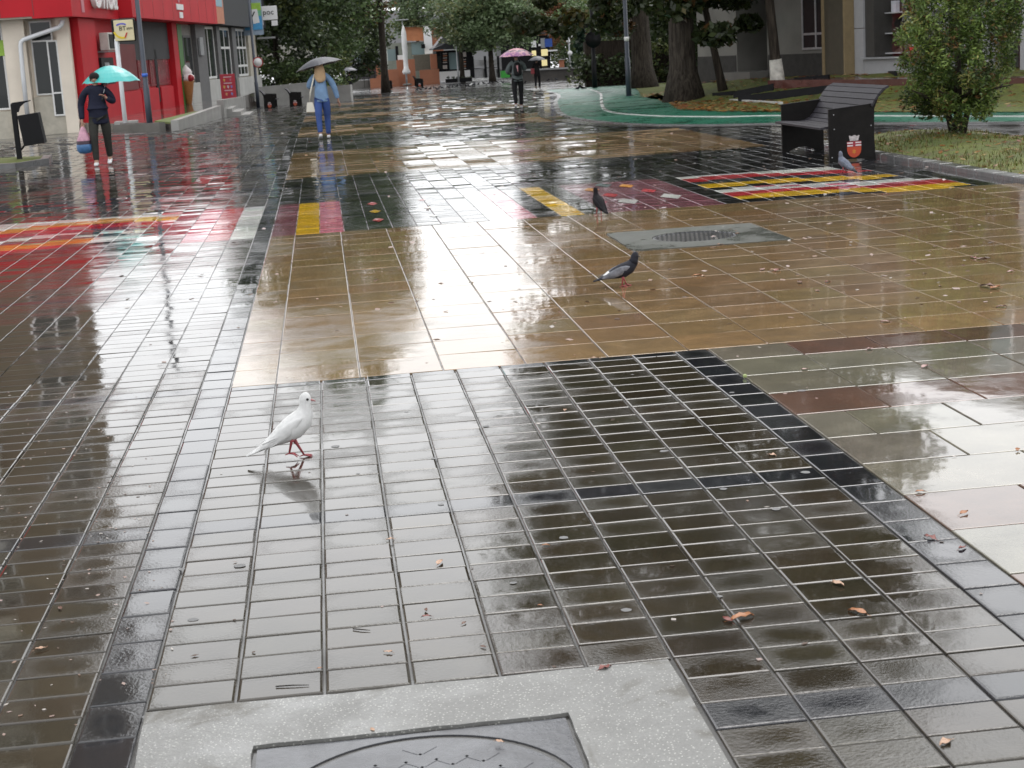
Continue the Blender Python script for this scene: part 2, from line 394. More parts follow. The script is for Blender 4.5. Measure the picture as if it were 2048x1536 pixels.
while y < 60:
    mass.append((-.752, XL, y, y + PW, vary(C_CHAR, .2))); y += PW
tiles_mass('far_paver_mass', lf_, mass, gap=(.008, .006))
# ---- tan field of large tiles
tan = ring_empty('tan_tile_field'); nt_ = 0
rows_ = []; y = YT
while y < YS0 - .02: rows_.append((y, min(y + TW, YS0 - .012))); y += TW
for (a, b) in rows_:
    xs = [XL + .003, .97 - 3 * TW]
    while xs[-1] < min(6.93, .485 * a + .8): xs.append(xs[-1] + TW)
    for x0, x1 in zip(xs, xs[1:]):
        x1 = min(x1, 6.93)
        for r in sub_rect((x0, x1, a, b), DRAIN):
            if piece('tile', tan, *r, vary(C_TAN, .10, .05), gap=(.006, .004), tilt=.0022, ch=.0017): nt_ += 1
for (a, b) in [(13.3, 13.6)]: pass
# ---- light slabs to the right of the near field
slab = ring_empty('light_slab_field'); yr = [YT, 7.69, 7.25, 6.79, 6.34, 5.9, 5.45, 5.0, 4.53, 4.08, 3.6]
for j, (b, a) in enumerate(zip(yr, yr[1:])):
    xs = [XR + .003]; off = .43 if j % 2 == 0 else .22 + .21 * (j % 3)
    while xs[-1] < .44 * b + 1.5: xs.append(xs[-1] + (off if len(xs) == 1 else TW * (1 if j % 3 else 1.0)))
    for i, (x0, x1) in enumerate(zip(xs, xs[1:])):
        c = C_PINKS if (j == 2 or (j == 0 and i in (1, 2, 3)) or (j == 6 and i < 2) or (j == 2 + 6)) else C_SLAB
        if j == 0: piece('slab', slab, x0, x1, 8.1, b, vary(c, .14), gap=(.006, .005), ch=.003, tilt=.002); piece('slab', slab, x0, x1, a, 8.1, vary(C_SLAB if i else c, .14), gap=(.006, .005), ch=.003, tilt=.002)
        else: piece('slab', slab, x0, x1, a, b, vary(c, .14), gap=(.006, .005), ch=.003, tilt=.002)
# ---- the painted strip of pavers across the plaza
def paint(X, Y):
    v = (YS1 - Y) / (YS1 - YS0)
    def bands(bs, v):
        for e, c in bs:
            if v < e: return c
        return C_BK
    if X < -1.62:
        w = v + .10 * math.sin(2 * math.pi * (X + 3.4) / 3.6)
        return bands(((.08, C_R if X > -2.6 else C_W), (.17, C_W), (.32, C_OR if X < -2.2 else C_Y), (.47, C_R), (.55, C_PU), (.70, C_W if random.random() < .55 else C_TE), (.76, C_TE), (.90, C_OR if X < -2.3 else C_W), (1.0, C_R if X < -2.6 else C_GREY)), w)
    if X < -1.41: return C_PU if v < .8 else C_BK
    if X < -1.175: return C_P
    if X < -.94: return C_R
    if X < -.752: return C_W
    if X < XL: return C_BK
    if X < -.345: return C_PU
    if X < -.11: return C_Y
    if X < .13: return C_P
    if X < 1.48:
        return C_OL if v < .05 or v > .93 else (.024, .028, .027)
    if X < 1.72: return C_W
    if X < 1.95: return C_P
    if X < 2.12: return C_R if random.random() < .85 else C_P
    if X < 2.36: return C_BK if v > .45 else (.018, .023, .026)
    if X < 2.60: return C_Y
    if X < 2.80: return C_OL
    if X < 3.85: return C_PU
    if X < 4.03: return C_BK
    w = v + .05 * math.sin(2 * math.pi * (X - 4.1) / 2.5) - .02
    if X > 6.3 + .5 * (v - .5): return C_BK
    return bands(((.09, C_W), (.22, C_R), (.34, (.03, .033, .036)), (.48, C_Y), (.56, C_BK), (.69, C_W if random.random() < .75 else C_P), (.80, C_R), (.92, C_Y), (1.0, C_BK)), w)
strip = ring_empty('painted_paver_strip'); mass = []
ny = int(round((YS1 - YS0) / PL)); sy = (YS1 - YS0) / ny
for j in range(ny):
    y0 = YS0 + j * sy
    x = -.594 - .158
    mass.append((x, XL, y0, y0 + sy, vary(C_BK)))
    k = 0
    while x > -5.4: mass.append((x - PW, x, y0, y0 + sy, vary(paint(x - PW / 2, y0 + sy / 2), .1))); x -= PW
    x = XL + .003
    while x < 6.85: mass.append((x, x + PW, y0, y0 + sy, vary(paint(x + PW / 2, y0 + sy / 2), .1))); x += PW
tiles_mass('painted_paver_mass', strip, mass, tilt=.003)
M_PAINT = wet('wet_mosaic_paint', source='attr', film=.45, rhi=.3)
dm = MB()
def diamond(cx, cy, rx, ry, c): dm.poly([(cx - rx, cy, .0035), (cx, cy - ry, .0035), (cx + rx, cy, .0035), (cx, cy + ry, .0035)], c)
for X, cs in ((.48, (C_R, C_Y, C_R)), (1.05, (C_R, C_OR, C_W))):
    for i, c in enumerate(cs): diamond(X, 18.6 - i * .95, .065 if X < 1 else .05, .20 if X < 1 else .1, c)
for X, Y, c, s in ((2.98, 18.4, C_OR, 1), (3.05, 17.6, C_R, 1), (3.1, 16.8, C_W, 1.3), (3.42, 18.6, C_OR, 1), (3.52, 17.8, C_R, 1), (3.6, 17.0, C_W, 1.3), (3.2, 18.9, C_TE, 1.2), (2.85, 16.9, C_P, .6)): diamond(X, Y, .09 * s, .26 * s, c)
dobj = dm.build('painted_diamonds', M_PAINT, strip, flip=False); tag(dobj, kind='stuff')
# ---- the plaza beyond: bands of dark pavers and tan tiles
def lane_edge(Y):
    pts = [(13.5, 122), (11.4, 84), (9.76, 67.2), (7.9, 55), (6.78, 47.0), (5.95, 40.5), (5.72, 36.6), (6.05, 32.6), (7.0, 30.2), (8.23, 28.8), (9.3, 27.2)]
    for (xa, ya), (xb, yb) in zip(pts, pts[1:]):
        if yb <= Y <= ya: return xa + (xb - xa) * (Y - ya) / (yb - ya) - .62
    return 9.3
far = ring_empty('far_paving'); mass = []
def lane_edge_old(Y): return 6.4 + (max(0, Y - 36) * .066 if Y > 36 else 0) + (.35 * (32 - Y) if Y < 32 else 0)
y = YS1
while y < 119:
    d = PL if y < 40 else PL * 2
    ph = 'dark'
    for a, b in ((23.45, 29.95), (36.2, 43.4), (49.9, 57.0), (63.4, 70.4), (77, 84), (91, 98)):
        if a <= y < b: ph = 'tan'
    xr = 6.45
    if ph == 'dark':
        x = XL + .003
        while x < xr:
            c = C_BK if (x > 3.85 and y < 23.45) else ((.030, .029, .027) if (y // .65) % 3 else C_CHAR)
            mass.append((x, x + PW, y, y + d, vary(c, .22))); x += PW
    x = -.752 - .0
    while x > -min(9.0, .21 * y + .8) and y < 110 and (y < 48 or x > -4.6 + .0 * y):
        mass.append((x - PW, x, y, y + d, vary(C_GREY if (y // 1.3) % 4 else C_CHAR, .2))); x -= PW
    x = xr + .02
    while x < lane_edge(y):
        if not (x > 6.9 and y < 22.2): mass.append((x, x + PW, y, y + d, vary(C_CHAR if y < 26 else (.028, .028, .026), .25)))
        x += PW
    y += d
for a, b in ((23.45, 29.95), (36.2, 43.4), (49.9, 57.0), (63.4, 70.4), (77, 84), (91, 98)):
    y = a
    while y < b - .1:
        x = XL + .003
        while x < 6.4: mass.append((x, x + TW, y, min(y + TW, b), vary(C_TAN, .12))); x += TW
        y += TW
tiles_mass('far_tile_mass', far, mass, tilt=.0055, gap=(.006, .007))
# ---- concrete patch, manhole, drain
mb = MB()
def plate(mb, outer, inner, z0, z1):
    x0, x1, y0, y1 = outer; a, b, c, d = inner
    for r in ((x0, x1, y0, c), (x0, x1, d, y1), (x0, a, c, d), (b, x1, c, d)): mb.box((r[0], r[2], z0), (r[1], r[3], z1))
mb = MB(); o_ = [(PATCH[0] + .01, PATCH[2]), (PATCH[1] - .008, PATCH[2]), (PATCH[1] - .008, PATCH[3] - .008), (PATCH[0] + .01, PATCH[3] - .008)]
i_ = [(FRAME[0], FRAME[2]), (FRAME[1], FRAME[2]), (FRAME[1], FRAME[3]), (FRAME[0], FRAME[3])]
def rough_edge(pts, n=14, a=.006):
    out = []
    for p, q in zip(pts, pts[1:] + pts[:1]):
        for t in range(n): f = t / n; out.append((p[0] + (q[0] - p[0]) * f + random.uniform(-a, a), p[1] + (q[1] - p[1]) * f + random.uniform(-a, a)))
    return out
O_, I_ = rough_edge(o_), rough_edge(i_, 14, .004); n = len(O_)
a = [mb.pt((p[0], p[1], .003)) for p in O_]; b = [mb.pt((p[0], p[1], .003)) for p in I_]; c = [mb.pt((p[0], p[1], -.06)) for p in O_]; d = [mb.pt((p[0], p[1], -.06)) for p in I_]
for k in range(n):
    l = (k + 1) % n; mb.face([a[k], a[l], b[l], b[k]]); mb.face([a[k], c[k], c[l], a[l]]); mb.face([b[k], b[l], d[l], d[k]])
tag(mb.build('concrete_collar', M_CONC), kind='structure')
M_IRON = wet('wet_manhole_iron', col=(.060, .062, .070), source='col', film=.4, rhi=.34, grain=55, bump=.35)
mc = Vector((.1086, 3.43, 0)); man = empty('manhole_cover', mc, 'dark iron manhole cover with round lid set in pale concrete at bottom edge', 'manhole cover')
mb = MB(); n = 64; top = -.004
sq = []
for k in range(n):
    t = 2 * math.pi * k / n; cx, cy = math.cos(t), math.sin(t); s_ = .386 / max(abs(cx), abs(cy)); sq.append((mc.x - .011 + cx * s_, mc.y - .003 + cy * s_))
a = [mb.pt((p[0], p[1], top)) for p in sq]; b = [mb.pt((mc.x + .362 * math.cos(2 * math.pi * k / n), mc.y + .362 * math.sin(2 * math.pi * k / n), top)) for k in range(n)]
c = [mb.pt((p[0], p[1], -.06)) for p in sq]; d = [mb.pt((mc.x + .362 * math.cos(2 * math.pi * k / n), mc.y + .362 * math.sin(2 * math.pi * k / n), -.05)) for k in range(n)]
for k in range(n): l = (k + 1) % n; mb.face([a[k], a[l], b[l], b[k]]); mb.face([b[k], b[l], d[l], d[k]]); mb.face([a[k], c[k], c[l], a[l]])
mb.build('frame', M_IRON, man)
mb = MB(); mb.lathe([(.346, -.05), (.349, -.012), (.346, -.006), (.0001, -.0055)], mc, 64)
lid = mb.build('lid', M_IRON, man); lid.data.polygons.foreach_set('use_smooth', [False] * len(lid.data.polygons))
mb = MB()
for i in range(-5, 6):
    for j in range(-5, 6):
        u, v = (i + j) * .052, (i - j) * .052
        if u * u + v * v < .30 ** 2 and (u > -.12 or v < .05): mb.box((mc.x + u - .03, mc.y + v - .03, -.0062), (mc.x + u + .03, mc.y + v + .03, -.0049))
Mr = Matrix.Translation(mc) @ Matrix.Rotation(R(45), 4, 'Z') @ Matrix.Translation(-mc)
mb.v = [Mr @ p for p in mb.v]
tag(mb.build('tread_pads', M_IRON, lid), kind='stuff')
mb = MB()
o_ = [(DRAIN[0] + .012, DRAIN[2] + .012), (DRAIN[1] - .012, DRAIN[2] + .012), (DRAIN[1] - .012, DRAIN[3] - .012), (DRAIN[0] + .012, DRAIN[3] - .012)]
O_ = rough_edge(o_, 12, .008); gc = Vector((3.03, 13.41, 0)); n = len(O_)
# start the circle where the outline starts
cir = []
for p in O_:
    t = math.atan2(p[1] - gc.y, p[0] - gc.x); cir.append((gc.x + .36 * math.cos(t), gc.y + .36 * math.sin(t)))
a = [mb.pt((p[0], p[1], .004)) for p in O_]; b = [mb.pt((p[0], p[1], .004)) for p in cir]; d = [mb.pt((p[0], p[1], -.05)) for p in cir]; c = [mb.pt((p[0], p[1], -.05)) for p in O_]
for k in range(n): l = (k + 1) % n; mb.face([a[k], a[l], b[l], b[k]]); mb.face([b[k], b[l], d[l], d[k]]); mb.face([a[k], c[k], c[l], a[l]])
tag(mb.build('drain_slab', M_CONC2), kind='structure')
gr = empty('drain_grate', gc, 'round black iron storm drain grate in a grey concrete slab', 'drain grate')
mb = MB(); mb.lathe([(.345, -.045), (.352, 0), (.33, .002), (.325, -.045)], gc, 40); mb.build('rim', M_IRON, gr)
M_IR2 = plain('dark_iron', (.05, .05, .055), .3, coat=.6)
for k in range(-8, 9):
    u = k * .039; h = math.sqrt(max(0, .328 ** 2 - u * u))
    if h < .03: continue
    mb = MB(Matrix.Translation(gc) @ Matrix.Rotation(R(-12), 4, 'Z')); mb.box((u - .0085, -h, -.03), (u + .0085, h, .004)); mb.build('bar', M_IR2, gr)
mb = MB(); mb.lathe([(.34, -.046), (.0001, -.0461)], gc, 24, cap=False); mb.build('pit', plain('drain_pit', (.003, .003, .003), 1.0, spec=0.0), gr)
# ---- kerbs, path, green lane, lawns
def path_sheet(name, L1, L2, mat, h, kind='structure', hf=None):
    """ribbon between two polylines of equal length, following the ground"""
    mb = MB(); n = len(L1)
    for i in range(n - 1):
        q = [L1[i], L1[i + 1], L2[i + 1], L2[i]]
        mb.poly([(p[0], p[1], zg(p[1]) + h) for p in q])
    o = mb.build(name, mat); return tag(o, kind=kind)
def smooth(pts, n=6):
    out = []
    P = [Vector((p[0], p[1])) for p in pts]
    for i in range(len(P) - 1):
        p0, p1, p2, p3 = P[max(i - 1, 0)], P[i], P[i + 1], P[min(i + 2, len(P) - 1)]
        for k in range(n):
            t = k / n; out.append(.5 * ((2 * p1) + (-p0 + p2) * t + (2 * p0 - 5 * p1 + 4 * p2 - p3) * t * t + (-p0 + 3 * p1 - 3 * p2 + p3) * t ** 3))
    return out + [P[-1]]
LNE = smooth([(11.4, 84), (9.76, 67.2), (7.9, 55), (6.78, 47.0), (5.95, 40.5), (5.72, 36.6), (6.05, 32.6), (7.0, 30.2), (8.23, 28.8), (10.9, 24.8), (13.4, 20.8), (15.5, 17.3)])
def off_line(L, d):
    out = []
    for i, p in enumerate(L):
        t = (L[min(i + 1, len(L) - 1)] - L[max(i - 1, 0)]).normalized(); out.append(p + Vector((-t.y, t.x)) * d)
    return out
LINE_C = smooth([(13.2, 83), (11.2, 66.4), (9.0, 53), (7.75, 45.6), (6.95, 40.2), (6.85, 37.2), (7.2, 34.6), (8.0, 32.6), (9.0, 31.25), (11.5, 26.1), (14.0, 22.0), (16.2, 18.4)])
LFAR = smooth([(15.5, 82), (12.6, 65), (10.6, 54), (9.9, 47.5), (9.3, 42.5), (8.6, 38.6), (8.5, 36.4), (8.9, 34.4), (9.48, 33.1), (12.0, 27.35), (14.6, 23.2), (17.0, 19.5)])
path_sheet('green_lane', LNE, LFAR, M_GREEN, .010)

def kerb(name, L, w, h, mat, z0=-.03):
    mb = MB(); K = off_line(L, w)
    def r(p, z): return (p[0], p[1], zg(p[1]) + z)
    A = [[mb.pt(r(p, z0)), mb.pt(r(p, h)), mb.pt(r(q, h)), mb.pt(r(q, z0))] for p, q in zip(L, K)]
    for a, b in zip(A, A[1:]):
        for i in range(3): mb.face([a[i], b[i], b[i + 1], a[i + 1]])
    return tag(mb.build(name, mat), kind='structure')
kerb('lane_line', LINE_C, .09, .026, M_LINE); KN = off_line(LNE, -.14); kerb('lane_kerb', KN, .14, .022, M_KERB)
# asphalt path between the island and the lane
mb = MB(); Ls = [p for p in KN if p.y < 32.5]
pts = [(p.x, p.y) for p in Ls]
ap = [(6.98, 22.35), (9.62, 23.1), (9.62, 14.0), (17, 12)]
mb.poly([(p[0], p[1], .004) for p in pts[6:]] + [(17, 12, .004), (9.66, 12, .004), (9.66, 23.1, .004), (9.3, 23.2, .004), (9.3, 27.3, .004)])
tag(mb.build('asphalt_path', M_ASPH), kind='structure')
# the light strip of paving beside the lane kerb
path_sheet('pale_edge_strip', off_line(LNE, -.62), off_line(LNE, -.145), wet('wet_pale_strip', col=(.10, .10, .095), source='col', film=.5, rhi=.25), .007)
# ================================================================ buildings
M_BEIGE = plain('beige_render', (.78, .70, .59), .6, var=.10, scale=.9, bump=.1); M_BLOCK = plain('block_wall', (.16, .125, .085), .7, var=.12, scale=.4)
M_RED = plain('red_cladding', (.50, .018, .028), .55, spec=.2, var=.10, scale=.7); M_REDD = plain('dark_red_panel', (.20, .018, .025), .3, var=.2, scale=1.2); M_REDL = plain('pale_red_trim', (.50, .16, .20), .4)
M_ORNG = plain('orange_cladding', (.52, .20, .11), .45); M_DGREY = plain('dark_grey_cladding', (.048, .050, .054), .6, spec=.2, var=.08); M_MGREY = plain('pier_grey', (.11, .11, .112), .6, var=.15)
M_LGREY = plain('pale_plinth', (.42, .42, .40), .65, var=.12, scale=1.5); M_CREAM = plain('cream_wall', (.45, .42, .35), .65, var=.12)
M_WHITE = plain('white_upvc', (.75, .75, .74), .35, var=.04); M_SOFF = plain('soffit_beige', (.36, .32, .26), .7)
M_GLASS = glass('dark_window_glass', (.014, .018, .018)); M_GLASS2 = glass('grey_window_glass', (.035, .042, .042), .08); M_GLASSB = glass('blue_window_glass', (.22, .30, .31), .10)
M_BLK = plain('black_metal', (.009, .009, .0105), .5, spec=.18, var=.1); M_DKP = plain('dark_blue_post', (.045, .055, .075), .4, var=.08)
M_ALU = plain('grey_metal', (.32, .33, .34), .4, metal=.3); M_PIPE = plain('white_pipe', (.68, .70, .72), .35, var=.05)
M_GREENP = plain('green_paint', (.05, .17, .03), .5); M_CONCW = plain('pale_concrete', (.30, .295, .28), .6, var=.18, scale=1.2, bump=.15, coat=.2); M_CONCD = plain('dark_concrete', (.13, .125, .115), .6, var=.2, scale=1.2, coat=.2)
M_BRICK = plain('terracotta_wall', (.36, .14, .075), .6, var=.12, scale=1.0); M_WOOD = plain('orange_boards', (.50, .20, .09), .55, var=.18, scale=1.5); M_ROOF = plain('dark_slate_roof', (.045, .047, .055), .4, var=.2)
M_GBLD = plain('grey_far_wall', (.26, .26, .265), .6, var=.06, scale=.2); M_BLUE = plain('blue_sign', (.03, .08, .32), .4); M_CYAN = plain('sky_blue_sign', (.06, .32, .62), .4); M_LIME = plain('lime_sign', (.33, .55, .06), .4)
M_LIGHTY = plain('lit_shop_window', (.7, .6, .3), .5, emit=(1, .84, .42, .55)); M_BLKT = plain('black_letters', (.01, .01, .01), .5); M_WHT = plain('white_letters', (.8, .8, .8), .4, var=.02)
def text(name, s, size, M, mat, parent, ext=.01, shear=0.0, align='CENTER'):
    cu = bpy.data.curves.new(name, 'FONT'); cu.body = s; cu.size = size; cu.extrude = ext; cu.shear = shear; cu.align_x = align; cu.align_y = 'CENTER'; cu.resolution_u = 3
    t = bpy.data.objects.new(name, cu); COL.objects.link(t); bpy.context.view_layer.update()
    me = bpy.data.meshes.new_from_object(t.evaluated_get(bpy.context.evaluated_depsgraph_get())); bpy.data.objects.remove(t)
    o = wloc(parent) if parent is not None else Vector((0, 0, 0))
    me.transform(Matrix.Translation(-o) @ M); me.materials.clear()
    return link(name, me, parent, None, [mat])
def frame_win(parent, M, s0, s1, z0, z1, d=.02, t=.06, fm=None, pm=None, bars=(), hbars=(), name='window', dp=.035):
    """window: frame mesh with a pane child; M maps (s, outward, z)"""
    fm = fm or M_WHITE; pm = pm or M_GLASS; mb = MB(M)
    for a, b in (((s0, d, z0), (s0 + t, d + dp, z1)), ((s1 - t, d, z0), (s1, d + dp, z1)), ((s0 + t, d, z0), (s1 - t, d + dp, z0 + t)), ((s0 + t, d, z1 - t), (s1 - t, d + dp, z1))): mb.box(a, b)
    for x in bars: mb.box((x - t / 2, d + .002, z0 + t), (x + t / 2, d + dp - .003, z1 - t))
    for z in hbars: mb.box((s0 + t, d + .004, z - t / 2), (s1 - t, d + dp - .006, z + t / 2))
    w = mb.build(name, fm, parent)
    mb = MB(M); mb.box((s0 + t * .5, d - .03, z0 + t * .5), (s1 - t * .5, d + dp * .4, z1 - t * .5)); mb.build('pane', pm, w)
    return w
def part(name, mat, parent, M, *boxes, bev=0.0):          # one part for each box
    for a, b in boxes:
        mb = MB(M); mb.box(a, b, None, bev); o = mb.build(name, mat, parent)
    return o
def facade(C, t, n): return Matrix(((t[0], n[0], 0, C[0]), (t[1], n[1], 0, C[1]), (0, 0, 1, 0), (0, 0, 0, 1)))
# ---------------------------------------------------------------- left: corner shop under a tall block
tL = Vector((4.4, 39.0)).normalized(); nL = Vector((tL.y, -tL.x)); ML = facade((-8.0, 56.0), tL, nL)
MF = facade((0, 56.2), (1, 0), (0, -1))                      # the front that faces the camera: (X, outward, z)
ab = empty('apartment_block', (-14, 60, -.4), 'tall beige apartment block over a corner shop with red fascia', 'building')
mb = MB(); mb.prism([(-8.05, 56.2), (-11.2, 76), (-34, 76), (-34, 56.2)], -.45, 3.6); mb.build('shop_wall', M_BEIGE, ab)
mb = MB(); mb.prism([(-8.3, 56.5), (-11.4, 75.8), (-33.8, 75.8), (-33.8, 56.5)], 4.9, 31); mb.build('upper_wall', M_BLOCK, ab)
part('fascia', M_RED, ab, MF, ((-34, -1.0, 3.52), (-8.0, 1.15, 4.95)))
part('soffit', M_SOFF, ab, MF, ((-33.9, -.2, 3.46), (-8.02, 1.12, 3.518)))
for x in (-10.0, -8.95): part('fascia_seam', M_REDD, ab, MF, ((x - .012, 1.151, 3.53), (x + .012, 1.157, 4.94)))
part('corner_panel', M_REDL, ab, ML, ((.2, -.6, 3.60), (.55, .42, 4.9)))
part('street_fascia', M_RED, ab, ML, ((-1.05, -.9, 3.45), (5.4, .40, 5.0)))
text('lettering', 'Onoa', 1.5, ML @ Matrix.Translation((3.0, .50, 4.22)) @ Matrix(((1, 0, 0, 0), (0, 0, 1, 0), (0, 1, 0, 0), (0, 0, 0, 1))) , M_WHT, ab, .08, .25)
part('pier', M_BEIGE, ab, MF, ((-10.12, 0, -.4), (-9.42, .5, 3.5)), ((-8.42, 0, -.4), (-8.02, .42, 3.5)))
part('plinth', M_CREAM, ab, MF, ((-9.40, .0, -.42), (-8.44, .30, .95)), ((-34, 0, -.42), (-10.14, .3, .55)))
frame_win(ab, MF, -9.32, -8.60, 1.0, 3.40, .05, .05, hbars=(2.75,))
dr = frame_win(ab, MF, -8.78, -8.43, .30, 2.75, .32, .05, bars=(), hbars=(1.05,), name='door')
frame_win(ab, MF, -12.5, -10.2, .6, 3.4, .05, .06, bars=(-11.4,))
part('lime_poster', M_LIME, ab, MF, ((-10.6, .10, 2.35), (-10.15, .12, 2.85)))
mb = MB(); P = lambda x, y, d=55.4: at(x, y, d)
mb.tube([P(125, 40), P(123, 50), P(117, 55), P(48, 79), P(42, 84), P(41, 92), P(46, 150), P(55, 232)], .075, 8); mb.build('downpipe', M_PIPE, ab)
for fl in range(8):
    z = 5.8 + fl * 3.0
    for k in range(7):
        x = -10.4 - k * 3.1; frame_win(ab, facade((0, 56.5), (1, 0), (0, -1)), x, x + 1.5, z, z + 1.5, .02, .07, bars=(x + .75,))
    part('balcony', M_CREAM, ab, facade((0, 56.5), (1, 0), (0, -1)), ((-16.0, .01, z - 1.0), (-12.0, 1.1, z + .15)))
# ---------------------------------------------------------------- left: red shop
rs = empty('red_shop', (-7.0, 64, -.4), 'red clad two storey shop behind the cash machine sign', 'building')
part('wall', M_RED, rs, ML, ((.35, -9, -.5), (16.6, 0, 4.9)))
part('fascia', M_RED, rs, ML, ((5.45, .01, 3.5), (23.2, .9, 5.0)))
part('pilaster', M_RED, rs, ML, ((.3, .01, -.4), (2.5, .22, 3.44)), ((15.6, .01, -.4), (16.6, .25, 3.49)), bev=.01)
part('dark_bay', M_DGREY, rs, ML, ((6.0, .005, 2.0), (15.5, .06, 3.49)))
part('panel', M_REDD, rs, ML, ((6.4, .01, .9), (9.0, .07, 2.6)))
for a, b in ((9.3, 11.2), (11.4, 12.4), (12.9, 15.2)): frame_win(rs, ML, a, b, .95, 2.75, .01, .08, fm=M_REDD, pm=plain('red_poster_window', (.22, .04, .05), .25, var=.5, scale=2.5), name='poster_window')
part('door_gap', M_BLK, rs, ML, ((12.42, .01, .3), (12.86, .06, 2.4)))
part('base_panel', M_RED, rs, ML, ((6.2, .01, -.05), (9.2, .10, .86)), ((9.3, .01, -.05), (12.3, .12, .88)), ((12.9, .01, -.05), (15.4, .11, .88)), bev=.008)
part('strip_sign', M_REDL, rs, ML, ((14.0, .91, 4.25), (14.35, .93, 4.95)))
part('name_board', M_WHT, rs, ML, ((13.6, .91, 3.95), (15.0, .94, 4.18)), ((14.1, .91, 3.62), (14.75, .94, 3.86)))
acm = Matrix(ML)
for k in range(9): part('panel_seam', M_REDD, rs, ML, ((7.2 + k * 1.9, .901, 3.52), (7.225 + k * 1.9, .905, 4.98)))
ac = part('air_conditioner', plain('ac_casing', (.55, .54, .50), .5), rs, ML, ((2.85, .24, 2.36), (4.45, .55, 2.96)), bev=.02)
part('fan_grille', M_BLK, ac, ML, ((2.95, .551, 2.42), (3.75, .57, 2.90)))
part('bracket', M_ALU, ac, ML, ((2.9, .02, 2.30), (4.4, .5, 2.34)))
cm = part('cash_machine', M_BLK, rs, ML, ((2.55, .02, 1.2), (4.3, .30, 2.12)))
part('screen', M_ALU, cm, ML, ((3.0, .302, 1.55), (3.6, .31, 1.95)))
# ---------------------------------------------------------------- left: grey shop
gs = empty('grey_shop', (-5.5, 80, -.6), 'grey shop building with pale plinth at the end of the row', 'building')
part('wall', M_CREAM, gs, ML, ((16.62, -9, -.9), (39.6, -.02, 3.5)))
part('upper_wall', M_DGREY, gs, ML, ((23.25, -9, 3.52), (41.0, .6, 5.4)))
part('corner_cladding', M_ORNG, gs, ML, ((23.3, .61, 3.55), (26.4, .70, 5.45)))
part('blue_square', plain('pale_blue', (.25, .42, .50), .5), gs, ML, ((23.9, .705, 4.35), (26.0, .72, 5.3)))
part('green_pier', M_GREENP, gs, ML, ((16.7, .0, -.1), (17.6, .25, 3.45)))
part('dark_pier', M_MGREY, gs, ML, ((20.6, .0, -.1), (23.0, .30, 3.49)), ((26.8, 0, -.3), (27.7, .18, 3.49)), ((31.4, 0, -.3), (32.6, .18, 3.49)))
part('grey_bay', plain('grey_bay_wall', (.17, .16, .14), .5, var=.3), gs, ML, ((17.65, -.01, .9), (20.55, .10, 3.45)))
frame_win(gs, ML, 18.4, 20.3, 1.0, 3.0, .09, .10, fm=M_MGREY, pm=M_GLASS2)
frame_win(gs, ML, 23.4, 26.6, 1.0, 3.44, .02, .10, bars=(25.0,), pm=M_GLASS2)
frame_win(gs, ML, 28.0, 31.2, .55, 3.44, .02, .12, bars=(29.6,), hbars=(2.45,), pm=M_GLASS2, name='door')
frame_win(gs, ML, 32.9, 36.6, .95, 3.44, .02, .12, bars=(34.2, 35.4), hbars=(2.45, 1.5), pm=M_GLASS2)
part('plinth', M_LGREY, gs, ML, ((17.7, .0, -.3), (20.5, .32, .9)), ((23.05, 0, -.4), (26.75, .30, .94)), ((31.45, .19, -.5), (39.4, .34, .90)), bev=.01)
part('end_panel', M_CREAM, gs, ML, ((36.8, -.01, .9), (39.5, .16, 3.49)))
part('meter_box', M_ALU, gs, ML, ((20.9, .31, 2.1), (21.7, .42, 2.9)), bev=.02)
part('wall_lamp', M_ALU, gs, ML, ((39.2, .3, 2.9), (39.5, 1.3, 3.0)))
# terrace the shops stand on, with its steps and ramp
M_TERR = wet('wet_terrace', col=(.13, .11, .10), source='col', film=.6, rhi=.2)
mb = MB(); mb.prism([(-7.6, 55.4), (-6.6, 53.2), (-5.3, 52.0), (-4.4, 49.0), (-4.05, 64), (-3.95, 80), (-3.45, 96.5), (-8, 96.5), (-8, 56)], -1.3, .02)
tag(mb.build('shop_terrace', M_TERR), kind='structure')
def wallpiece(name, label, p0, p1, th, z0, z1a, z1b, mat, cat='wall'):
    d = (Vector(p1) - Vector(p0)); L = d.length; d.normalize(); M = facade(p0, d, (d.y, -d.x)); mb = MB(M)
    a = [mb.pt(q) for q in ((0, 0, z0), (L, 0, z0), (L, th, z0), (0, th, z0), (0, 0, z1a), (L, 0, z1b), (L, th, z1b), (0, th, z1a))]
    for q in ((3, 2, 1, 0), (4, 5, 6, 7), (0, 1, 5, 4), (1, 2, 6, 5), (2, 3, 7, 6), (3, 0, 4, 7)): mb.face([a[k] for k in q])
    o = mb.build(name, mat, None, origin=((p0[0] + p1[0]) / 2, (p0[1] + p1[1]) / 2, z0)); return tag(o, label, cat)
wallpiece('retaining_wall', 'pale concrete retaining wall along the shop terrace', (-4.42, 49.0), (-4.06, 64.2), .22, -.6, .13, .10, M_CONCW)
wallpiece('ramp_wall', 'sloping pale ramp wall in front of the red menu board', (-4.0, 64.5), (-3.85, 80), .25, -.95, .30, .08, M_CONCW)
wallpiece('low_wall', 'dark low wall of the terrace behind the lamp post', (-6.4, 53.0), (-4.62, 49.4), .2, -.5, -.02, .08, M_CONCD)
for k in range(3):
    o = part('step', M_CONCW, None, None, ((-3.85 + .33 * k, 66.0, -.95), (-3.52 + .33 * k, 70.0, -.08 - .14 * k))); o.name = 'stone_step'; tag(o, ['top', 'middle', 'bottom'][k] + ' concrete step leading up to the shop terrace', 'step', 'steps of the shop terrace')
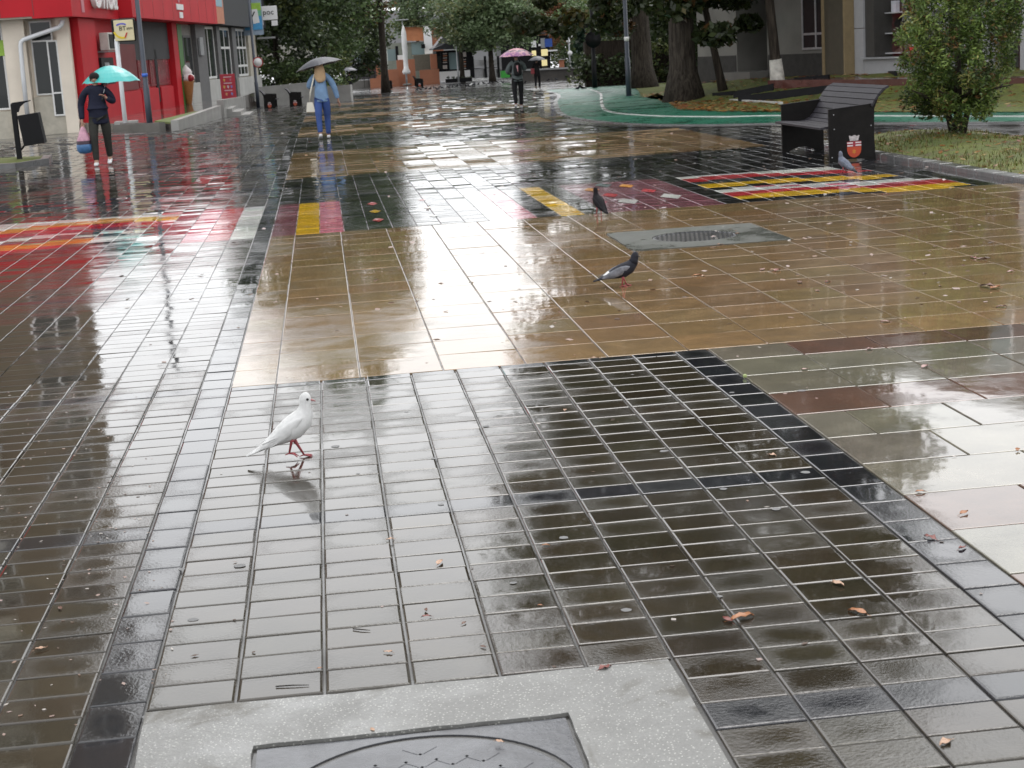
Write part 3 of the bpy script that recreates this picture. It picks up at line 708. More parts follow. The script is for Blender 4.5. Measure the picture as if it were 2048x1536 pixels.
# moss on the terrace edge
M_MOSS = plain('mossy_grass', (.10, .13, .025), .8, var=.4, scale=5, bump=.5)
mb = MB(); mb.prism([(-5.2, 52.2), (-4.35, 49.3), (-4.15, 60), (-4.6, 60)], .021, .05); tag(mb.build('terrace_moss', M_MOSS), 'thin mossy grass strip on the terrace wall', 'grass', kind='stuff')
# ---------------------------------------------------------------- right: long building with the shoe shop
tR = Vector((-.28881144, .957386)); nR = Vector((-.957386, -.28881144)); MR = facade((13.94, 42.0), tR, nR)
ZB = .43
M_RCON = plain('grey_stained_wall', (.17, .165, .15), .7, var=.22, scale=.8, bump=.1); M_SOOT = plain('sooty_plinth', (.028, .027, .025), .7, var=.3); M_PANEL = plain('pale_panel', (.30, .30, .31), .4, var=.05); M_BRPIL = plain('brown_pillar', (.060, .052, .036), .5, var=.1); M_TRIM = plain('ochre_trim', (.20, .15, .08), .5)
M_TERRA = wet('wet_red_terrace', col=(.085, .032, .026), source='col', film=.5, rhi=.3)
rb = empty('shop_house', (15.5, 42, ZB), 'grey building with the shoe display behind the bench', 'building')
part('wall', M_RCON, rb, MR, ((1.0, -10, ZB - .6), (4.25, 0, 4.2)), ((5.9, -10, ZB - 1.2), (8.2, 0, 4.2)))
part('back_wall', M_RCON, rb, MR, ((-14, -10, ZB - .6), (1.0, -1.2, 4.2)), ((4.25, -10, ZB - .6), (5.9, -2.6, 4.2)))
part('upper_wall', plain('grey_upper_wall', (.20, .195, .185), .7, var=.1, scale=.5), rb, MR, ((-14, -10, 4.2), (8.4, .05, 7.4)))
part('soot_band', M_SOOT, rb, MR, ((1.02, .002, ZB - .5), (4.2, .02, .98)), ((5.95, .002, ZB - 1.1), (8.2, .02, 1.0)))
frame_win(rb, MR, 1.10, 2.42, 1.08, 3.6, .01, .06, fm=M_ALU, pm=plain('dull_dark_glass', (.018, .019, .020), .3, spec=.12), hbars=(1.5,), bars=(1.75,))
part('pillar', M_BRPIL, rb, MR, ((.06, -1.2, ZB - .3), (.94, .30, 4.2)))
part('pillar_trim', M_TRIM, rb, MR, ((.94, -1.1, ZB - .3), (1.04, .33, 4.2)), ((-.02, -1.1, ZB - .3), (.055, .33, 4.2)))
part('panel', M_PANEL, rb, MR, ((-.42, -.3, ZB - .05), (-.025, .04, 1.565)), ((-.42, -.3, 1.58), (-.025, .04, 4.2)), ((-4.0, -.3, ZB - .05), (-.425, .03, .78)), ((-5.3, -.3, ZB - .05), (-4.4, .04, 4.2)), bev=.004)
part('display_sill', M_ALU, rb, MR, ((-4.0, -.1, .785), (-.43, .16, .83)))
part('display_jamb', plain('dark_jamb', (.045, .042, .038), .5), rb, MR, ((-.80, -.9, .84), (-.43, -.02, 4.2)), ((-4.0, -.9, .84), (-3.8, -.02, 4.2)))
part('display_back', plain('display_back_wall', (.40, .40, .41), .6), rb, MR, ((-3.8, -.95, .84), (-.80, -.9, 4.2)))
for z in (.92, 1.42, 1.93):
    part('shelf', plain('display_shelf', (.42, .42, .43), .5), rb, MR, ((-3.79, -.89, z - .03), (-.81, -.35, z)))
pn = part('display_pane', None or bpy.data.materials.new('clear_pane'), rb, MR, ((-3.8, -.06, .84), (-.80, -.05, 4.2)))
gm = pn.data.materials[0]; gm.use_nodes = True; nt = gm.node_tree; nt.nodes.clear(); go = N(nt, 'ShaderNodeOutputMaterial'); gt = N(nt, 'ShaderNodeBsdfTransparent'); gg = N(nt, 'ShaderNodeBsdfGlossy'); gg.inputs['Roughness'].default_value = .02; gx = N(nt, 'ShaderNodeMixShader'); gx.inputs[0].default_value = .03
nt.links.new(gt.outputs[0], gx.inputs[1]); nt.links.new(gg.outputs[0], gx.inputs[2]); nt.links.new(gx.outputs[0], go.inputs[0])
part('shop_door', plain('dark_red_door', (.060, .022, .022), .4), rb, MR, ((-6.6, -1.0, ZB), (-5.35, -.8, 3.4)))
part('door_notice', M_WHT, rb, MR, ((-5.62, -.79, 1.95), (-5.40, -.78, 2.45)))
part('grey_post', M_PANEL, rb, MR, ((-6.75, -.2, ZB - .1), (-6.45, .1, 4.2)))
part('far_panel', M_PANEL, rb, MR, ((-14, -.3, ZB - .1), (-6.8, .03, 4.2)))
frame_win(rb, MR, 4.45, 5.75, .95, 3.6, -2.58, .06, fm=M_WHITE, pm=M_LGREY)
part('porch_floor', M_CONCD, rb, MR, ((4.26, -2.59, ZB - .3), (5.9, .6, ZB + .1)))
for fl in range(1):
    z = 5.0
    for k in range(6):
        s = -13 + k * 3.4
        frame_win(rb, MR, s, s + 1.7, z, z + 1.6, .05, .07, bars=(s + .85,), pm=M_GLASSB if k % 3 else M_GLASS)
# shoes and boxes in the display: each a thing
def shoe(s, z, col, k, label, boot=False):
    mb = MB(MR @ Matrix.Translation((s, -.6, z)) @ Matrix.Rotation(R(k), 4, 'Z'))
    prof = [(-.13, 0), (.13, 0), (.14, .03), (.10, .055), (.03, .085), (-.02, .11), (-.03, .16 if not boot else .27), (-.12, .17 if not boot else .28), (-.135, .06)]
    a = [mb.pt((x, -.042, y)) for x, y in prof]; b = [mb.pt((x, .042, y)) for x, y in prof]; n = len(prof)
    mb.face(a); mb.face(b[::-1])
    for i in range(n): mb.face([a[i], a[(i + 1) % n], b[(i + 1) % n], b[i]])
    c = MR @ Vector((s, -.6, z)); return tag(mb.build('shoe', plain('shoe_%s' % col[1], col[0], .4), None, origin=c), label, 'shoe', 'shoes in the shop display')
BK_, BR_ = ((.015, .013, .012), 'black'), ((.07, .045, .03), 'brown')
shoe(-1.15, 1.42, BK_, 10, 'black ankle boot on the middle display shelf', True); shoe(-1.62, 1.42, BK_, -20, 'low black shoe beside the ankle boot on the middle shelf')
shoe(-1.10, .92, BR_, 10, 'brown shoe at the left of the lowest display shelf', True); shoe(-1.45, .92, BR_, -10, 'flat dark shoe next to the red box on the lowest shelf')
shoe(-1.35, 1.93, BK_, 15, 'black high boot on the top display shelf', True)
def boxthing(name, s, z, w, h, col, label, cat='box'):
    c = MR @ Vector((s, -.55, z)); o = part(name, plain('box_%s' % name + str(round(s, 2)), col, .6), None, MR, ((s - w / 2, -.62, z), (s + w / 2, -.5, z + h)), bev=.004); me = o.data; me.transform(Matrix.Translation(-c)); o.location = c; return tag(o, label, cat)
boxthing('shoe_box', -1.72, .92, .22, .13, (.5, .03, .03), 'red shoe box on the lowest display shelf'); boxthing('shoe_card', -1.80, .925 + .13, .2, .22, (.5, .62, .68), 'pale blue card standing on the red shoe box', 'card')
boxthing('shoe_poster', -.98, 1.932, .2, .28, (.55, .55, .6), 'small white poster with dark print on the top shelf', 'poster')
# red terrace and low grey step before the shop
mb = MB(MR); mb.box((-14, 0.02, -.2), (1.1, 2.0, ZB - .05)); tag(mb.build('shop_forecourt', M_TERRA), kind='structure')
# ================================================================ trees, shrubs, lawns
M_LEAF = leafmat('leaves'); M_BARK = None
def barkmat(name, c0, c1):
    m, nt, b = nodes(name); mp = N(nt, 'ShaderNodeMapping'); mp.inputs['Scale'].default_value = (9, 9, 1.3); nt.links.new(N(nt, 'ShaderNodeTexCoord').outputs['Object'], mp.inputs['Vector']); f = noise(nt, mp.outputs[0], 1.6, 5, .65, .8)
    nt.links.new(mixcol(nt, rng(nt, f, .35, .65, 0, 1), c0, c1), b.inputs['Base Color']); b.inputs['Roughness'].default_value = .8; b.inputs['Specular IOR Level'].default_value = .2
    bp = N(nt, 'ShaderNodeBump'); bp.inputs['Distance'].default_value = .06; nt.links.new(f, bp.inputs['Height']); nt.links.new(bp.outputs[0], b.inputs['Normal']); return m
M_BARK = barkmat('dark_bark', (.016, .012, .009), (.055, .044, .034)); M_BARKG = barkmat('grey_bark', (.018, .014, .011), (.075, .062, .050)); M_LIME = MATS['lime_sign']; M_WASH = plain('whitewashed_bark', (.42, .40, .36), .8, var=.35, scale=7, bump=.6)
def leaves(name, parent, clumps, per, size, cols, mat=None, squash=.6, droop=.0, aspect=.55):
    """clumps: list of (centre, radius); each leaf is a folded rhombus of its own"""
    C = np.array([list(c) for c, r in clumps]); Rr = np.array([(r if hasattr(r, '__len__') else (r, r, r * squash)) for c, r in clumps], float)
    n = len(C) * per; idx = np.repeat(np.arange(len(C)), per)
    d = RNG.normal(size=(n, 3)); d /= np.linalg.norm(d, axis=1)[:, None]
    rad = RNG.random(n) ** .42
    P = C[idx] + d * rad[:, None] * Rr[idx]
    a = RNG.normal(size=(n, 3)); a[:, 2] = a[:, 2] * .6 - droop; a /= np.linalg.norm(a, axis=1)[:, None]
    b = np.cross(a, RNG.normal(size=(n, 3))); b /= np.linalg.norm(b, axis=1)[:, None]
    nn = np.cross(a, b); s = size * (.55 + .9 * RNG.random(n))[:, None]
    V = np.stack([P - a * s * .5, P + b * s * aspect * .5 + nn * s * .06, P + a * s * .5 - nn * s * .05, P - b * s * aspect * .5 + nn * s * .06], 1).reshape(-1, 3)
    F = np.arange(n * 4).reshape(-1, 4)
    cw = np.array([c[3] for c in cols], float); cw /= cw.sum(); base = np.array([c[:3] for c in cols])
    ct = RNG.choice(len(cols), size=len(C), p=cw); pick = np.where(RNG.random(n) < .65, ct[idx], RNG.choice(len(cols), size=n, p=cw))
    col = base[pick] * (.65 + .7 * RNG.random(n))[:, None] * (.8 + .4 * RNG.random(len(C)))[idx][:, None]
    me = bpy.data.meshes.new(name); me.vertices.add(n * 4); me.vertices.foreach_set('co', (V - np.array(wloc(parent))).ravel())
    me.loops.add(n * 4); me.loops.foreach_set('vertex_index', F.ravel().astype(np.int32)); me.polygons.add(n)
    me.polygons.foreach_set('loop_start', (np.arange(n) * 4).astype(np.int32)); me.polygons.foreach_set('loop_total', np.full(n, 4, np.int32))
    ca = me.color_attributes.new('Col', 'FLOAT_COLOR', 'CORNER'); ca.data.foreach_set('color', np.repeat(np.concatenate([col, np.ones((n, 1))], 1), 4, axis=0).ravel())
    me.update(calc_edges=True); me.validate()
    return link(name, me, parent, None, [mat or M_LEAF])
def crown_clumps(c, rad, n, cr, lo=-1.0, seed=1):
    g = np.random.default_rng(seed); out = []
    while len(out) < n:
        d = g.normal(size=3); d /= np.linalg.norm(d)
        if d[2] < lo: continue
        k = .55 + .5 * g.random(); p = Vector((c[0] + d[0] * rad[0] * k, c[1] + d[1] * rad[1] * k, c[2] + d[2] * rad[2] * k))
        out.append((p, cr * (.7 + .6 * g.random())))
    return out
GREEN_D = [(.048, .070, .030, 5), (.066, .095, .034, 3), (.10, .12, .036, 1)]; GREEN_M = [(.078, .120, .046, 4), (.105, .160, .058, 3), (.15, .18, .06, 1.4)]; GREEN_H = [(.115, .165, .075, 4), (.15, .205, .10, 3), (.17, .185, .08, 1)]  # far greens are lightened in the albedo, standing in for distant haze
RUST = [(.19, .075, .035, 4), (.24, .11, .05, 3), (.10, .09, .03, 1)]; YG = [(.13, .19, .045, 4), (.18, .24, .06, 3), (.07, .12, .03, 2)]; CHEST = [(.030, .042, .016, 5), (.045, .060, .020, 4), (.075, .062, .014, 1), (.085, .045, .015, .6)]
def trunk_mesh(name, parent, base, h, r, mat, lean=(0, 0), flare=1.5, limbs=(), n=12, wash=0):
    mb = MB(); pts = []; rr = []
    for k in range(9):
        t = k / 8; pts.append((base.x + lean[0] * t + .08 * r * math.sin(5 * t + base.x), base.y + lean[1] * t, base.z - .1 + (h + .1) * t)); f = flare if t == 0 else (1 + (flare - 1) * max(0, 1 - t * h / 1.1) ** 2)
        rr.append(r * f * (1 - .45 * t))
    mb.tube(pts, rr, n)
    for tip, r2 in limbs:
        s = Vector(pts[5]) if tip.z > pts[7][2] else Vector(pts[6 if tip.z > base.z + h * .5 else 4]); mid = s.lerp(tip, .5) + Vector((0, 0, .08 * (tip - s).length)); mb.tube([s, s.lerp(mid, .5), mid, tip], [r2, r2 * .85, r2 * .6, r2 * .25], 7)
    return mb.build(name, mat, parent)
def tree(label, base, h, tr, crown_c, crown_r, ncl, cr, per, size, cols, bark=None, group=None, lo=-.6, seed=1, lean=(0, 0), flare=1.4, extra=(), trunk_h=None, name='leafy_tree', nl=6, droop=0.0, cat='tree'):
    e = empty(name, base, label, cat, group)
    cl = crown_clumps(crown_c, crown_r, ncl, cr, lo, seed) + list(extra)
    lim = [(cl[i * len(cl) // nl][0], tr * .34) for i in range(nl)]
    trunk_mesh('trunk', e, base, trunk_h or (crown_c[2] - base.z), tr, bark or M_BARK, lean, flare, lim)
    leaves('crown', e, cl, per, size, cols, droop=droop); return e
# big chestnuts on the right lawn
b1 = G(1370, 203); b2 = G(1285, 176)
ex = []
g_ = np.random.default_rng(5)
for k in range(70):                                      # low hanging boughs round the near trunk
    x = g_.uniform(1040, 1500); lowy = 58 if x < 1260 else (20 if x < 1400 else 110)
    if 1330 < x < 1410: lowy = 30
    y = g_.uniform(-120, lowy); D = g_.uniform(58, 68) if x < 1330 else g_.uniform(42, 47); p = at(x, y, D); ex.append((p, g_.uniform(.35, .75)))
tree('huge old chestnut with thick flared trunk standing nearest the green lane', b1, 14, .40, (b1.x + .5, b1.y, 12.0), (6.0, 7.0, 8.6), 190, 1.5, 260, .27, CHEST, M_BARKG, 'old chestnuts on the right lawn', -.55, 11, flare=1.65, extra=ex, name='chestnut_tree', nl=10, droop=.4, trunk_h=8)
tree('second old chestnut behind and left of the biggest trunk', b2, 13, .50, (b2.x + .5, b2.y, 10.6), (5.6, 7, 7.5), 130, 1.7, 200, .36, CHEST, M_BARKG, 'old chestnuts on the right lawn', -.75, 12, flare=1.5, name='chestnut_tree', nl=9, droop=.3, trunk_h=8)
def lawn_h(X, Y):                                        # the right lawn climbs towards the shop house
    def ss(a, b, v): v = min(1, max(0, (v - a) / (b - a))); return v * v * (3 - 2 * v)
    d = (Vector((X, Y)) - Vector((13.94, 42.0))).dot(nR)                         # distance out from the facade
    s = (Vector((X, Y)) - Vector((13.94, 42.0))).dot(tR)
    return .46 * ss(3.4, .6, d) * ss(10.5, 5.5, s)
p3 = at(1556, 149, 42.6); p3.z = zg(42.6) + lawn_h(p3.x, p3.y)
t3 = tree('slim tree with whitewashed foot beside the grey wall', p3, 7, .145, (p3.x - .3, p3.y, 7.6), (3.4, 3.2, 3.6), 50, 1.0, 130, .22, CHEST, M_BARK, 'slim trees by the shop house', -.6, 13, lean=(-.5, 0), name='slim_tree', trunk_h=6)
mb = MB(); mb.tube([(p3.x, p3.y, p3.z - .05), (p3.x - .02, p3.y, p3.z + .2), (p3.x - .06, p3.y, p3.z + .68)], [.225, .20, .168], 12); mb.build('whitewash', M_WASH, t3)
p4 = at(1447, 140, 44.5); p4.z = zg(44.5) + lawn_h(p4.x, p4.y)
tree('leaning slim tree in front of the pale porch', p4, 6, .11, (p4.x - .8, p4.y, 6.4), (2.6, 2.6, 3.0), 36, .9, 120, .22, CHEST, M_BARK, 'slim trees by the shop house', -.7, 14, lean=(-1.0, 0), name='slim_tree', trunk_h=5)
# far left and centre
def far_tree(label, x, y, D, h, rad, cols, seed, tr=.22, lowz=1.0, ncl=60, size=.30, per=190, group='trees at the far end', name='leafy_tree', cr=1.3, cx=None):
    b = at(x, y, D); b = Vector((b.x, D, zg(D))); cx = b.x if cx is None else at(cx, y, D).x
    return tree(label, b, h, tr, (cx, b.y, b.z + lowz + (h - lowz) / 2), (rad, rad, (h - lowz) / 2), ncl, cr, per, size, cols, None, group, -.95, seed, name=name)
far_tree('dark dense tree rising right beside the grey shop end', 560, 190, 100, 19, 3.5, GREEN_D, 21, lowz=1.0, ncl=130)
far_tree('large green tree above the black umbrella of the walking woman', 655, 190, 112, 23.5, 4.2, GREEN_M, 22, lowz=1.6, ncl=210)
far_tree('dark tree with straight bare trunk before the terracotta terrace', 772, 178, 124, 23, 3.0, GREEN_D + [(.14, .085, .03, 1.2)], 23, tr=.28, lowz=3.6, ncl=150, cx=722)
far_tree('round dark bush like tree low behind the hedge', 612, 190, 118, 9, 3.0, GREEN_D, 24, lowz=.4, ncl=80)
far_tree('tall pale green tree in the centre shading the snack kiosk', 985, 160, 142, 8.2, 3.7, GREEN_H, 25, tr=.26, lowz=2.4, ncl=110)
far_tree('smaller grey green tree left of the central one', 925, 158, 147, 8.6, 2.2, GREEN_H, 26, lowz=3.4, ncl=40)
far_tree('rust coloured autumn tree beyond the dark low wall', 1125, 150, 175, 10.5, 3.4, RUST, 27, lowz=1.6, ncl=60)
far_tree('bright yellow green tree behind the round traffic sign', 1195, 148, 182, 12, 4.2, YG, 28, lowz=1.0, ncl=80)
far_tree('dark spreading tree far behind the snack kiosks', 1075, 150, 205, 15, 5.5, GREEN_M, 29, lowz=1.5, ncl=90, size=.4)
far_tree('tall dark tree far back between lamp post and chestnut', 1240, 150, 200, 17, 6, GREEN_M, 30, lowz=.8, ncl=100, size=.4)
far_tree('far green tree behind the central tree and kiosk', 985, 150, 215, 12, 5.5, GREEN_M, 31, lowz=1.5, ncl=80, size=.4)
far_tree('dense green tree behind the second chestnut trunk', 1310, 150, 120, 12, 4.5, GREEN_D, 32, lowz=.6, ncl=80)
far_tree('low spreading tree behind the hedge, left of the distant walker', 690, 185, 135, 8.5, 3.6, GREEN_D, 34, lowz=.5, ncl=90)
far_tree('dark tree beyond the chestnuts, right of the second trunk', 1345, 150, 105, 10, 4.0, GREEN_D, 35, lowz=.3, ncl=100)
far_tree('broad dark tree filling the view right of the biggest trunk', 1420, 150, 82, 9, 3.4, GREEN_D, 36, lowz=.2, ncl=100)
far_tree('broad far tree behind the picket fence', 1215, 148, 165, 9, 5.5, GREEN_M, 37, lowz=.2, ncl=110)
far_tree('far tree behind lamp post and low wall', 1275, 148, 150, 11, 4.5, GREEN_M, 38, lowz=.2, ncl=110)
far_tree('bushy far tree between kiosk and rust coloured tree', 1130, 148, 190, 9, 5.0, GREEN_M, 39, lowz=.2, ncl=100)
far_tree('young green tree beside the grey far building', 838, 120, 170, 10, 2.4, GREEN_H, 33, lowz=4.5, ncl=34)
def cypress(label, x, y, D, h, r, seed):
    b = at(x, y, D); b = Vector((b.x, D, zg(D))); g = np.random.default_rng(seed); e = empty('cypress', b, label, 'tree')
    cl = [(Vector((b.x + g.normal() * r * .45 * (1 - t), b.y + g.normal() * r * .45 * (1 - t), b.z + .2 + t * h)), .25 + r * .75 * (1 - t)) for t in g.random(46) ** 1.2]
    trunk_mesh('trunk', e, b, h * .7, .1, M_BARK); leaves('crown', e, cl, 60, .30, [(.022, .045, .028, 3), (.035, .06, .035, 1)]); return e
cypress('dark pointed cypress behind the camera pole', 1166, 152, 150, 4.2, 1.0, 41)
# hedge at the end of the shops
hb = G(600, 190); hd = empty('hedge', Vector((-.6, 98, zg(98))), 'rough dark green hedge above the low wall behind the benches', 'hedge')
cl = [(Vector((x, 98 + g_.uniform(-.8, .8), zg(98) + g_.uniform(.7, 2.3))), g_.uniform(.5, .9)) for x in np.linspace(-4.6, 1.5, 40)]
leaves('foliage', hd, cl, 110, .2, GREEN_D + GREEN_M); mb = MB(); mb.box((-4.4, 97.7, zg(98) - .1), (1.4, 98.3, zg(98) + .9)); mb.build('stems', M_BARK, hd)
h2_ = empty('hedge', Vector((20, 92, zg(92))), 'tall dark hedge closing the view between the chestnut trunks', 'hedge')
cl = [(Vector((x, 92 + g_.uniform(-1, 1) - (x - 14) * .5, zg(92) + g_.uniform(.3, 3.4))), g_.uniform(.7, 1.2)) for x in np.linspace(14.5, 30, 90)]
leaves('foliage', h2_, cl, 120, .26, GREEN_D); mb = MB(); mb.prism([(14.8, 91.3), (30, 83.7), (30, 84.3), (14.8, 91.9)], zg(92) - .1, zg(92) + 2.4); mb.build('stems', M_BARK, h2_)
# ---------------------------------------------------------------- lawns
M_GRASS = None
m, nt, b = nodes('lawn_grass'); pos = N(nt, 'ShaderNodeNewGeometry').outputs['Position']
c = mixcol(nt, rng(nt, noise(nt, pos, .8, 4), .35, .65, 0, 1), (.075, .105, .010), (.135, .150, .014)); c = mixcol(nt, rng(nt, noise(nt, pos, 2.6, 4, .7), .52, .68, 0, .8), c, (.075, .052, .026)); c = mixcol(nt, rng(nt, noise(nt, pos, 26, 3), .4, .6, .0, .45), c, (.03, .035, .008))
nt.links.new(c, b.inputs['Base Color']); b.inputs['Roughness'].default_value = .75; bp = N(nt, 'ShaderNodeBump'); bp.inputs['Distance'].default_value = .03; nt.links.new(noise(nt, pos, 40, 3), bp.inputs['Height']); nt.links.new(bp.outputs[0], b.inputs['Normal']); M_GRASS = m
mb = MB(); NX, NY = 46, 44
Lr = [p for p in LFAR]
def lane_x(Y):                                           # inner edge of the green lane at distance Y
    for a, q in zip(Lr, Lr[1:]):
        if min(a.y, q.y) <= Y <= max(a.y, q.y) and abs(a.y - q.y) > 1e-6: return a.x + (q.x - a.x) * (Y - a.y) / (q.y - a.y)
    return Lr[-1].x if Y < Lr[-1].y else Lr[0].x
grid = []
for j in range(NY + 1):
    Y = 19.6 + (81.5 - 19.6) * (j / NY) ** 1.25; x0 = lane_x(Y); row = []
    for i in range(NX + 1):
        X = x0 + (30 - x0) * (i / NX) ** 1.5; row.append(mb.pt((X, Y, zg(Y) + .02 + lawn_h(X, Y) + (.03 * math.sin(X * 3.1) * math.sin(Y * 2.3) if i else 0))))
    grid.append(row)
for j in range(NY):
    for i in range(NX): mb.face([grid[j][i], grid[j][i + 1], grid[j + 1][i + 1], grid[j + 1][i]], None, True)
tag(mb.build('right_lawn', M_GRASS), kind='structure')
# the island with the thuja
IX0, IX1, IY0, IY1 = 7.12, 9.46, 9.5, 22.9
def isl_z(X, Y): return .03 + .10 * math.sin(math.pi * min(1, max(0, (X - IX0) / (IX1 - IX0)))) + .015 * math.sin(X * 5) * math.sin(Y * 4)
mb = MB(); rows = []
for j in range(60):
    Y = IY0 + (IY1 - IY0) * j / 59; rows.append([mb.pt((IX0 + (IX1 - IX0) * i / 14, Y, isl_z(IX0 + (IX1 - IX0) * i / 14, Y))) for i in range(15)])
for a, q in zip(rows, rows[1:]):
    for i in range(14): mb.face([a[i], a[i + 1], q[i + 1], q[i]], None, True)
tag(mb.build('grass_island', M_GRASS), kind='structure')
isl = tag(empty('island_kerb', (0, 0, 0)), kind='structure')
y = IY0
while y < IY1 - .1:
    mb = MB(); mb.box((6.945, y + .006, -.05), (7.12, min(y + .5, IY1) - .006, .055), None, .012); mb.build('kerbstone', M_KERB, isl, origin=(0, 0, 0)); y += .5
x = 6.945
while x < IX1:
    mb = MB(); mb.box((x + .006, IY1, -.05), (min(x + .5, IX1 + .1) - .006, IY1 + .1, .06), None, .01); mb.build('kerbstone', M_KERB, isl, origin=(0, 0, 0)); x += .5
mb = MB(); mb.box((IX1, IY0, -.05), (IX1 + .09, IY1 - .006, .06), None, .01); mb.build('kerb_edge', M_KERB, isl, origin=(0, 0, 0))
mb = MB()
def blade(mb, x, y, z, h, c):
    a = random.uniform(0, 6.28); w = .006; dx, dy = math.cos(a), math.sin(a); l = random.uniform(.2, .9) * h
    mb.face([mb.pt((x - dy * w, y + dx * w, z)), mb.pt((x + dy * w, y - dx * w, z)), mb.pt((x + dx * l, y + dy * l, z + h))], c)
gcols = [(.08, .10, .014), (.12, .125, .02), (.17, .13, .04), (.05, .07, .010), (.12, .08, .035)]
for k in range(7000):
    X, Y = random.uniform(IX0, IX1), 14.5 + (IY1 - 14.5) * random.random()
    if noise is None: break
    d = math.sin(X * 2.1 + 1) * math.sin(Y * 1.7) + .5 * math.sin(X * 5.3) * math.sin(Y * 4.1)
    if d < -.1 and random.random() < .8: continue
    blade(mb, X, Y, isl_z(X, Y), random.uniform(.025, .07), random.choice(gcols))
tag(mb.build('island_grass', M_LEAF, flip=False), 'short wet grass round the thuja', 'grass', kind='stuff')
# thuja
tb = Vector((8.66, 21.75, isl_z(8.66, 21.75))); th = empty('thuja_tree', tb, 'bushy conical thuja with browning foliage beside the bench', 'tree')
mb = MB()
for dx, dy, h, r in ((0, 0, 1.6, .075), (-.20, .03, 1.2, .055), (.16, -.06, 1.3, .05), (.05, .15, 1.2, .05)): mb.tube([(tb.x + dx * .3, tb.y + dy * .3, tb.z - .05), (tb.x + dx * .7, tb.y + dy, tb.z + .3), (tb.x + dx * 1.6, tb.y + dy * 1.5, tb.z + h)], [r, r * .8, r * .3], 9)
for a in range(10):
    t = a * .63 + .2; mb.tube([(tb.x, tb.y, tb.z + .3 + .02 * a), (tb.x + .35 * math.cos(t), tb.y + .35 * math.sin(t), tb.z + .38 + .02 * a), (tb.x + .72 * math.cos(t), tb.y + .72 * math.sin(t), tb.z + .62)], [.025, .018, .008], 6)
mb.build('trunk', M_BARK, th)
g = np.random.default_rng(3); cl = []
for k in range(400):
    t = g.random() ** 1.1; z = .36 + t * 2.7; rad = (.80 - .12 * math.sin(6 * t + 1)) * (1 - .62 * max(0, t - .35) / .65) * (.62 + .38 * min(1, t / .12)); a = g.uniform(0, 6.283); rad *= 1 + .22 * math.sin(3 * a + 7 * t) + .12 * math.sin(5 * a - 11 * t); rr = rad * (.5 + .5 * g.random() ** .6)
    cl.append((Vector((tb.x + rr * math.cos(a), tb.y + rr * math.sin(a), tb.z + z + .1 * g.normal())), (.13, .13, .15)))
leaves('crown', th, cl, 120, .062, [(.085, .135, .030, 5), (.18, .25, .06, 3.4), (.040, .062, .018, 2.4), (.19, .11, .045, .8), (.27, .26, .08, 1.0)], aspect=.34, droop=-.35)
# leaf litter on the lawns (nobody could count it)
mb = MB()
def litter(mb, X, Y, z, s, c):
    a = random.uniform(0, 6.28); u = Vector((math.cos(a), math.sin(a), random.uniform(-.15, .3))) * s; v = Vector((-math.sin(a), math.cos(a), random.uniform(-.2, .3))) * s * .5; o = Vector((X, Y, z + .012))
    mb.face([mb.pt(o - u), mb.pt(o + v), mb.pt(o + u), mb.pt(o - v)], c)
LC = [(.24, .085, .02), (.30, .14, .03), (.20, .06, .018), (.33, .22, .08), (.13, .05, .02)]
for k in range(5200):
    Y = random.uniform(29, 58); x0 = lane_x(Y) if Y > 20 else 12; X = x0 - .2 + random.random() ** 1.6 * 7
    k2 = math.exp(-((Y - 37) / 9) ** 2) if X < 14 else .3
    if random.random() > k2 + .12: continue
    litter(mb, X, Y, zg(Y) + .02 + lawn_h(X, Y), random.uniform(.05, .10), random.choice(LC))
for k in range(420): X, Y = random.uniform(IX0, IX1), random.uniform(14.5, IY1); litter(mb, X, Y, isl_z(X, Y), random.uniform(.03, .06), random.choice(LC))
tag(mb.build('leaf_litter', M_LEAF, flip=False), 'carpet of orange brown leaves on the right lawn', 'leaves', kind='stuff')
# ================================================================ street furniture, kiosks, signs
def GL(x, y):                                             # where the ray meets the right lawn
    d = ray(x, y); lo, hi = 20.0, 120.0
    for _ in range(60):
        m = (lo + hi) / 2
        if EYE.z + d.z * m - zg(m) - lawn_h(d.x * m, m) - .02 > 0: lo = m
        else: hi = m
    return Vector((d.x * lo, lo, EYE.z + d.z * lo))
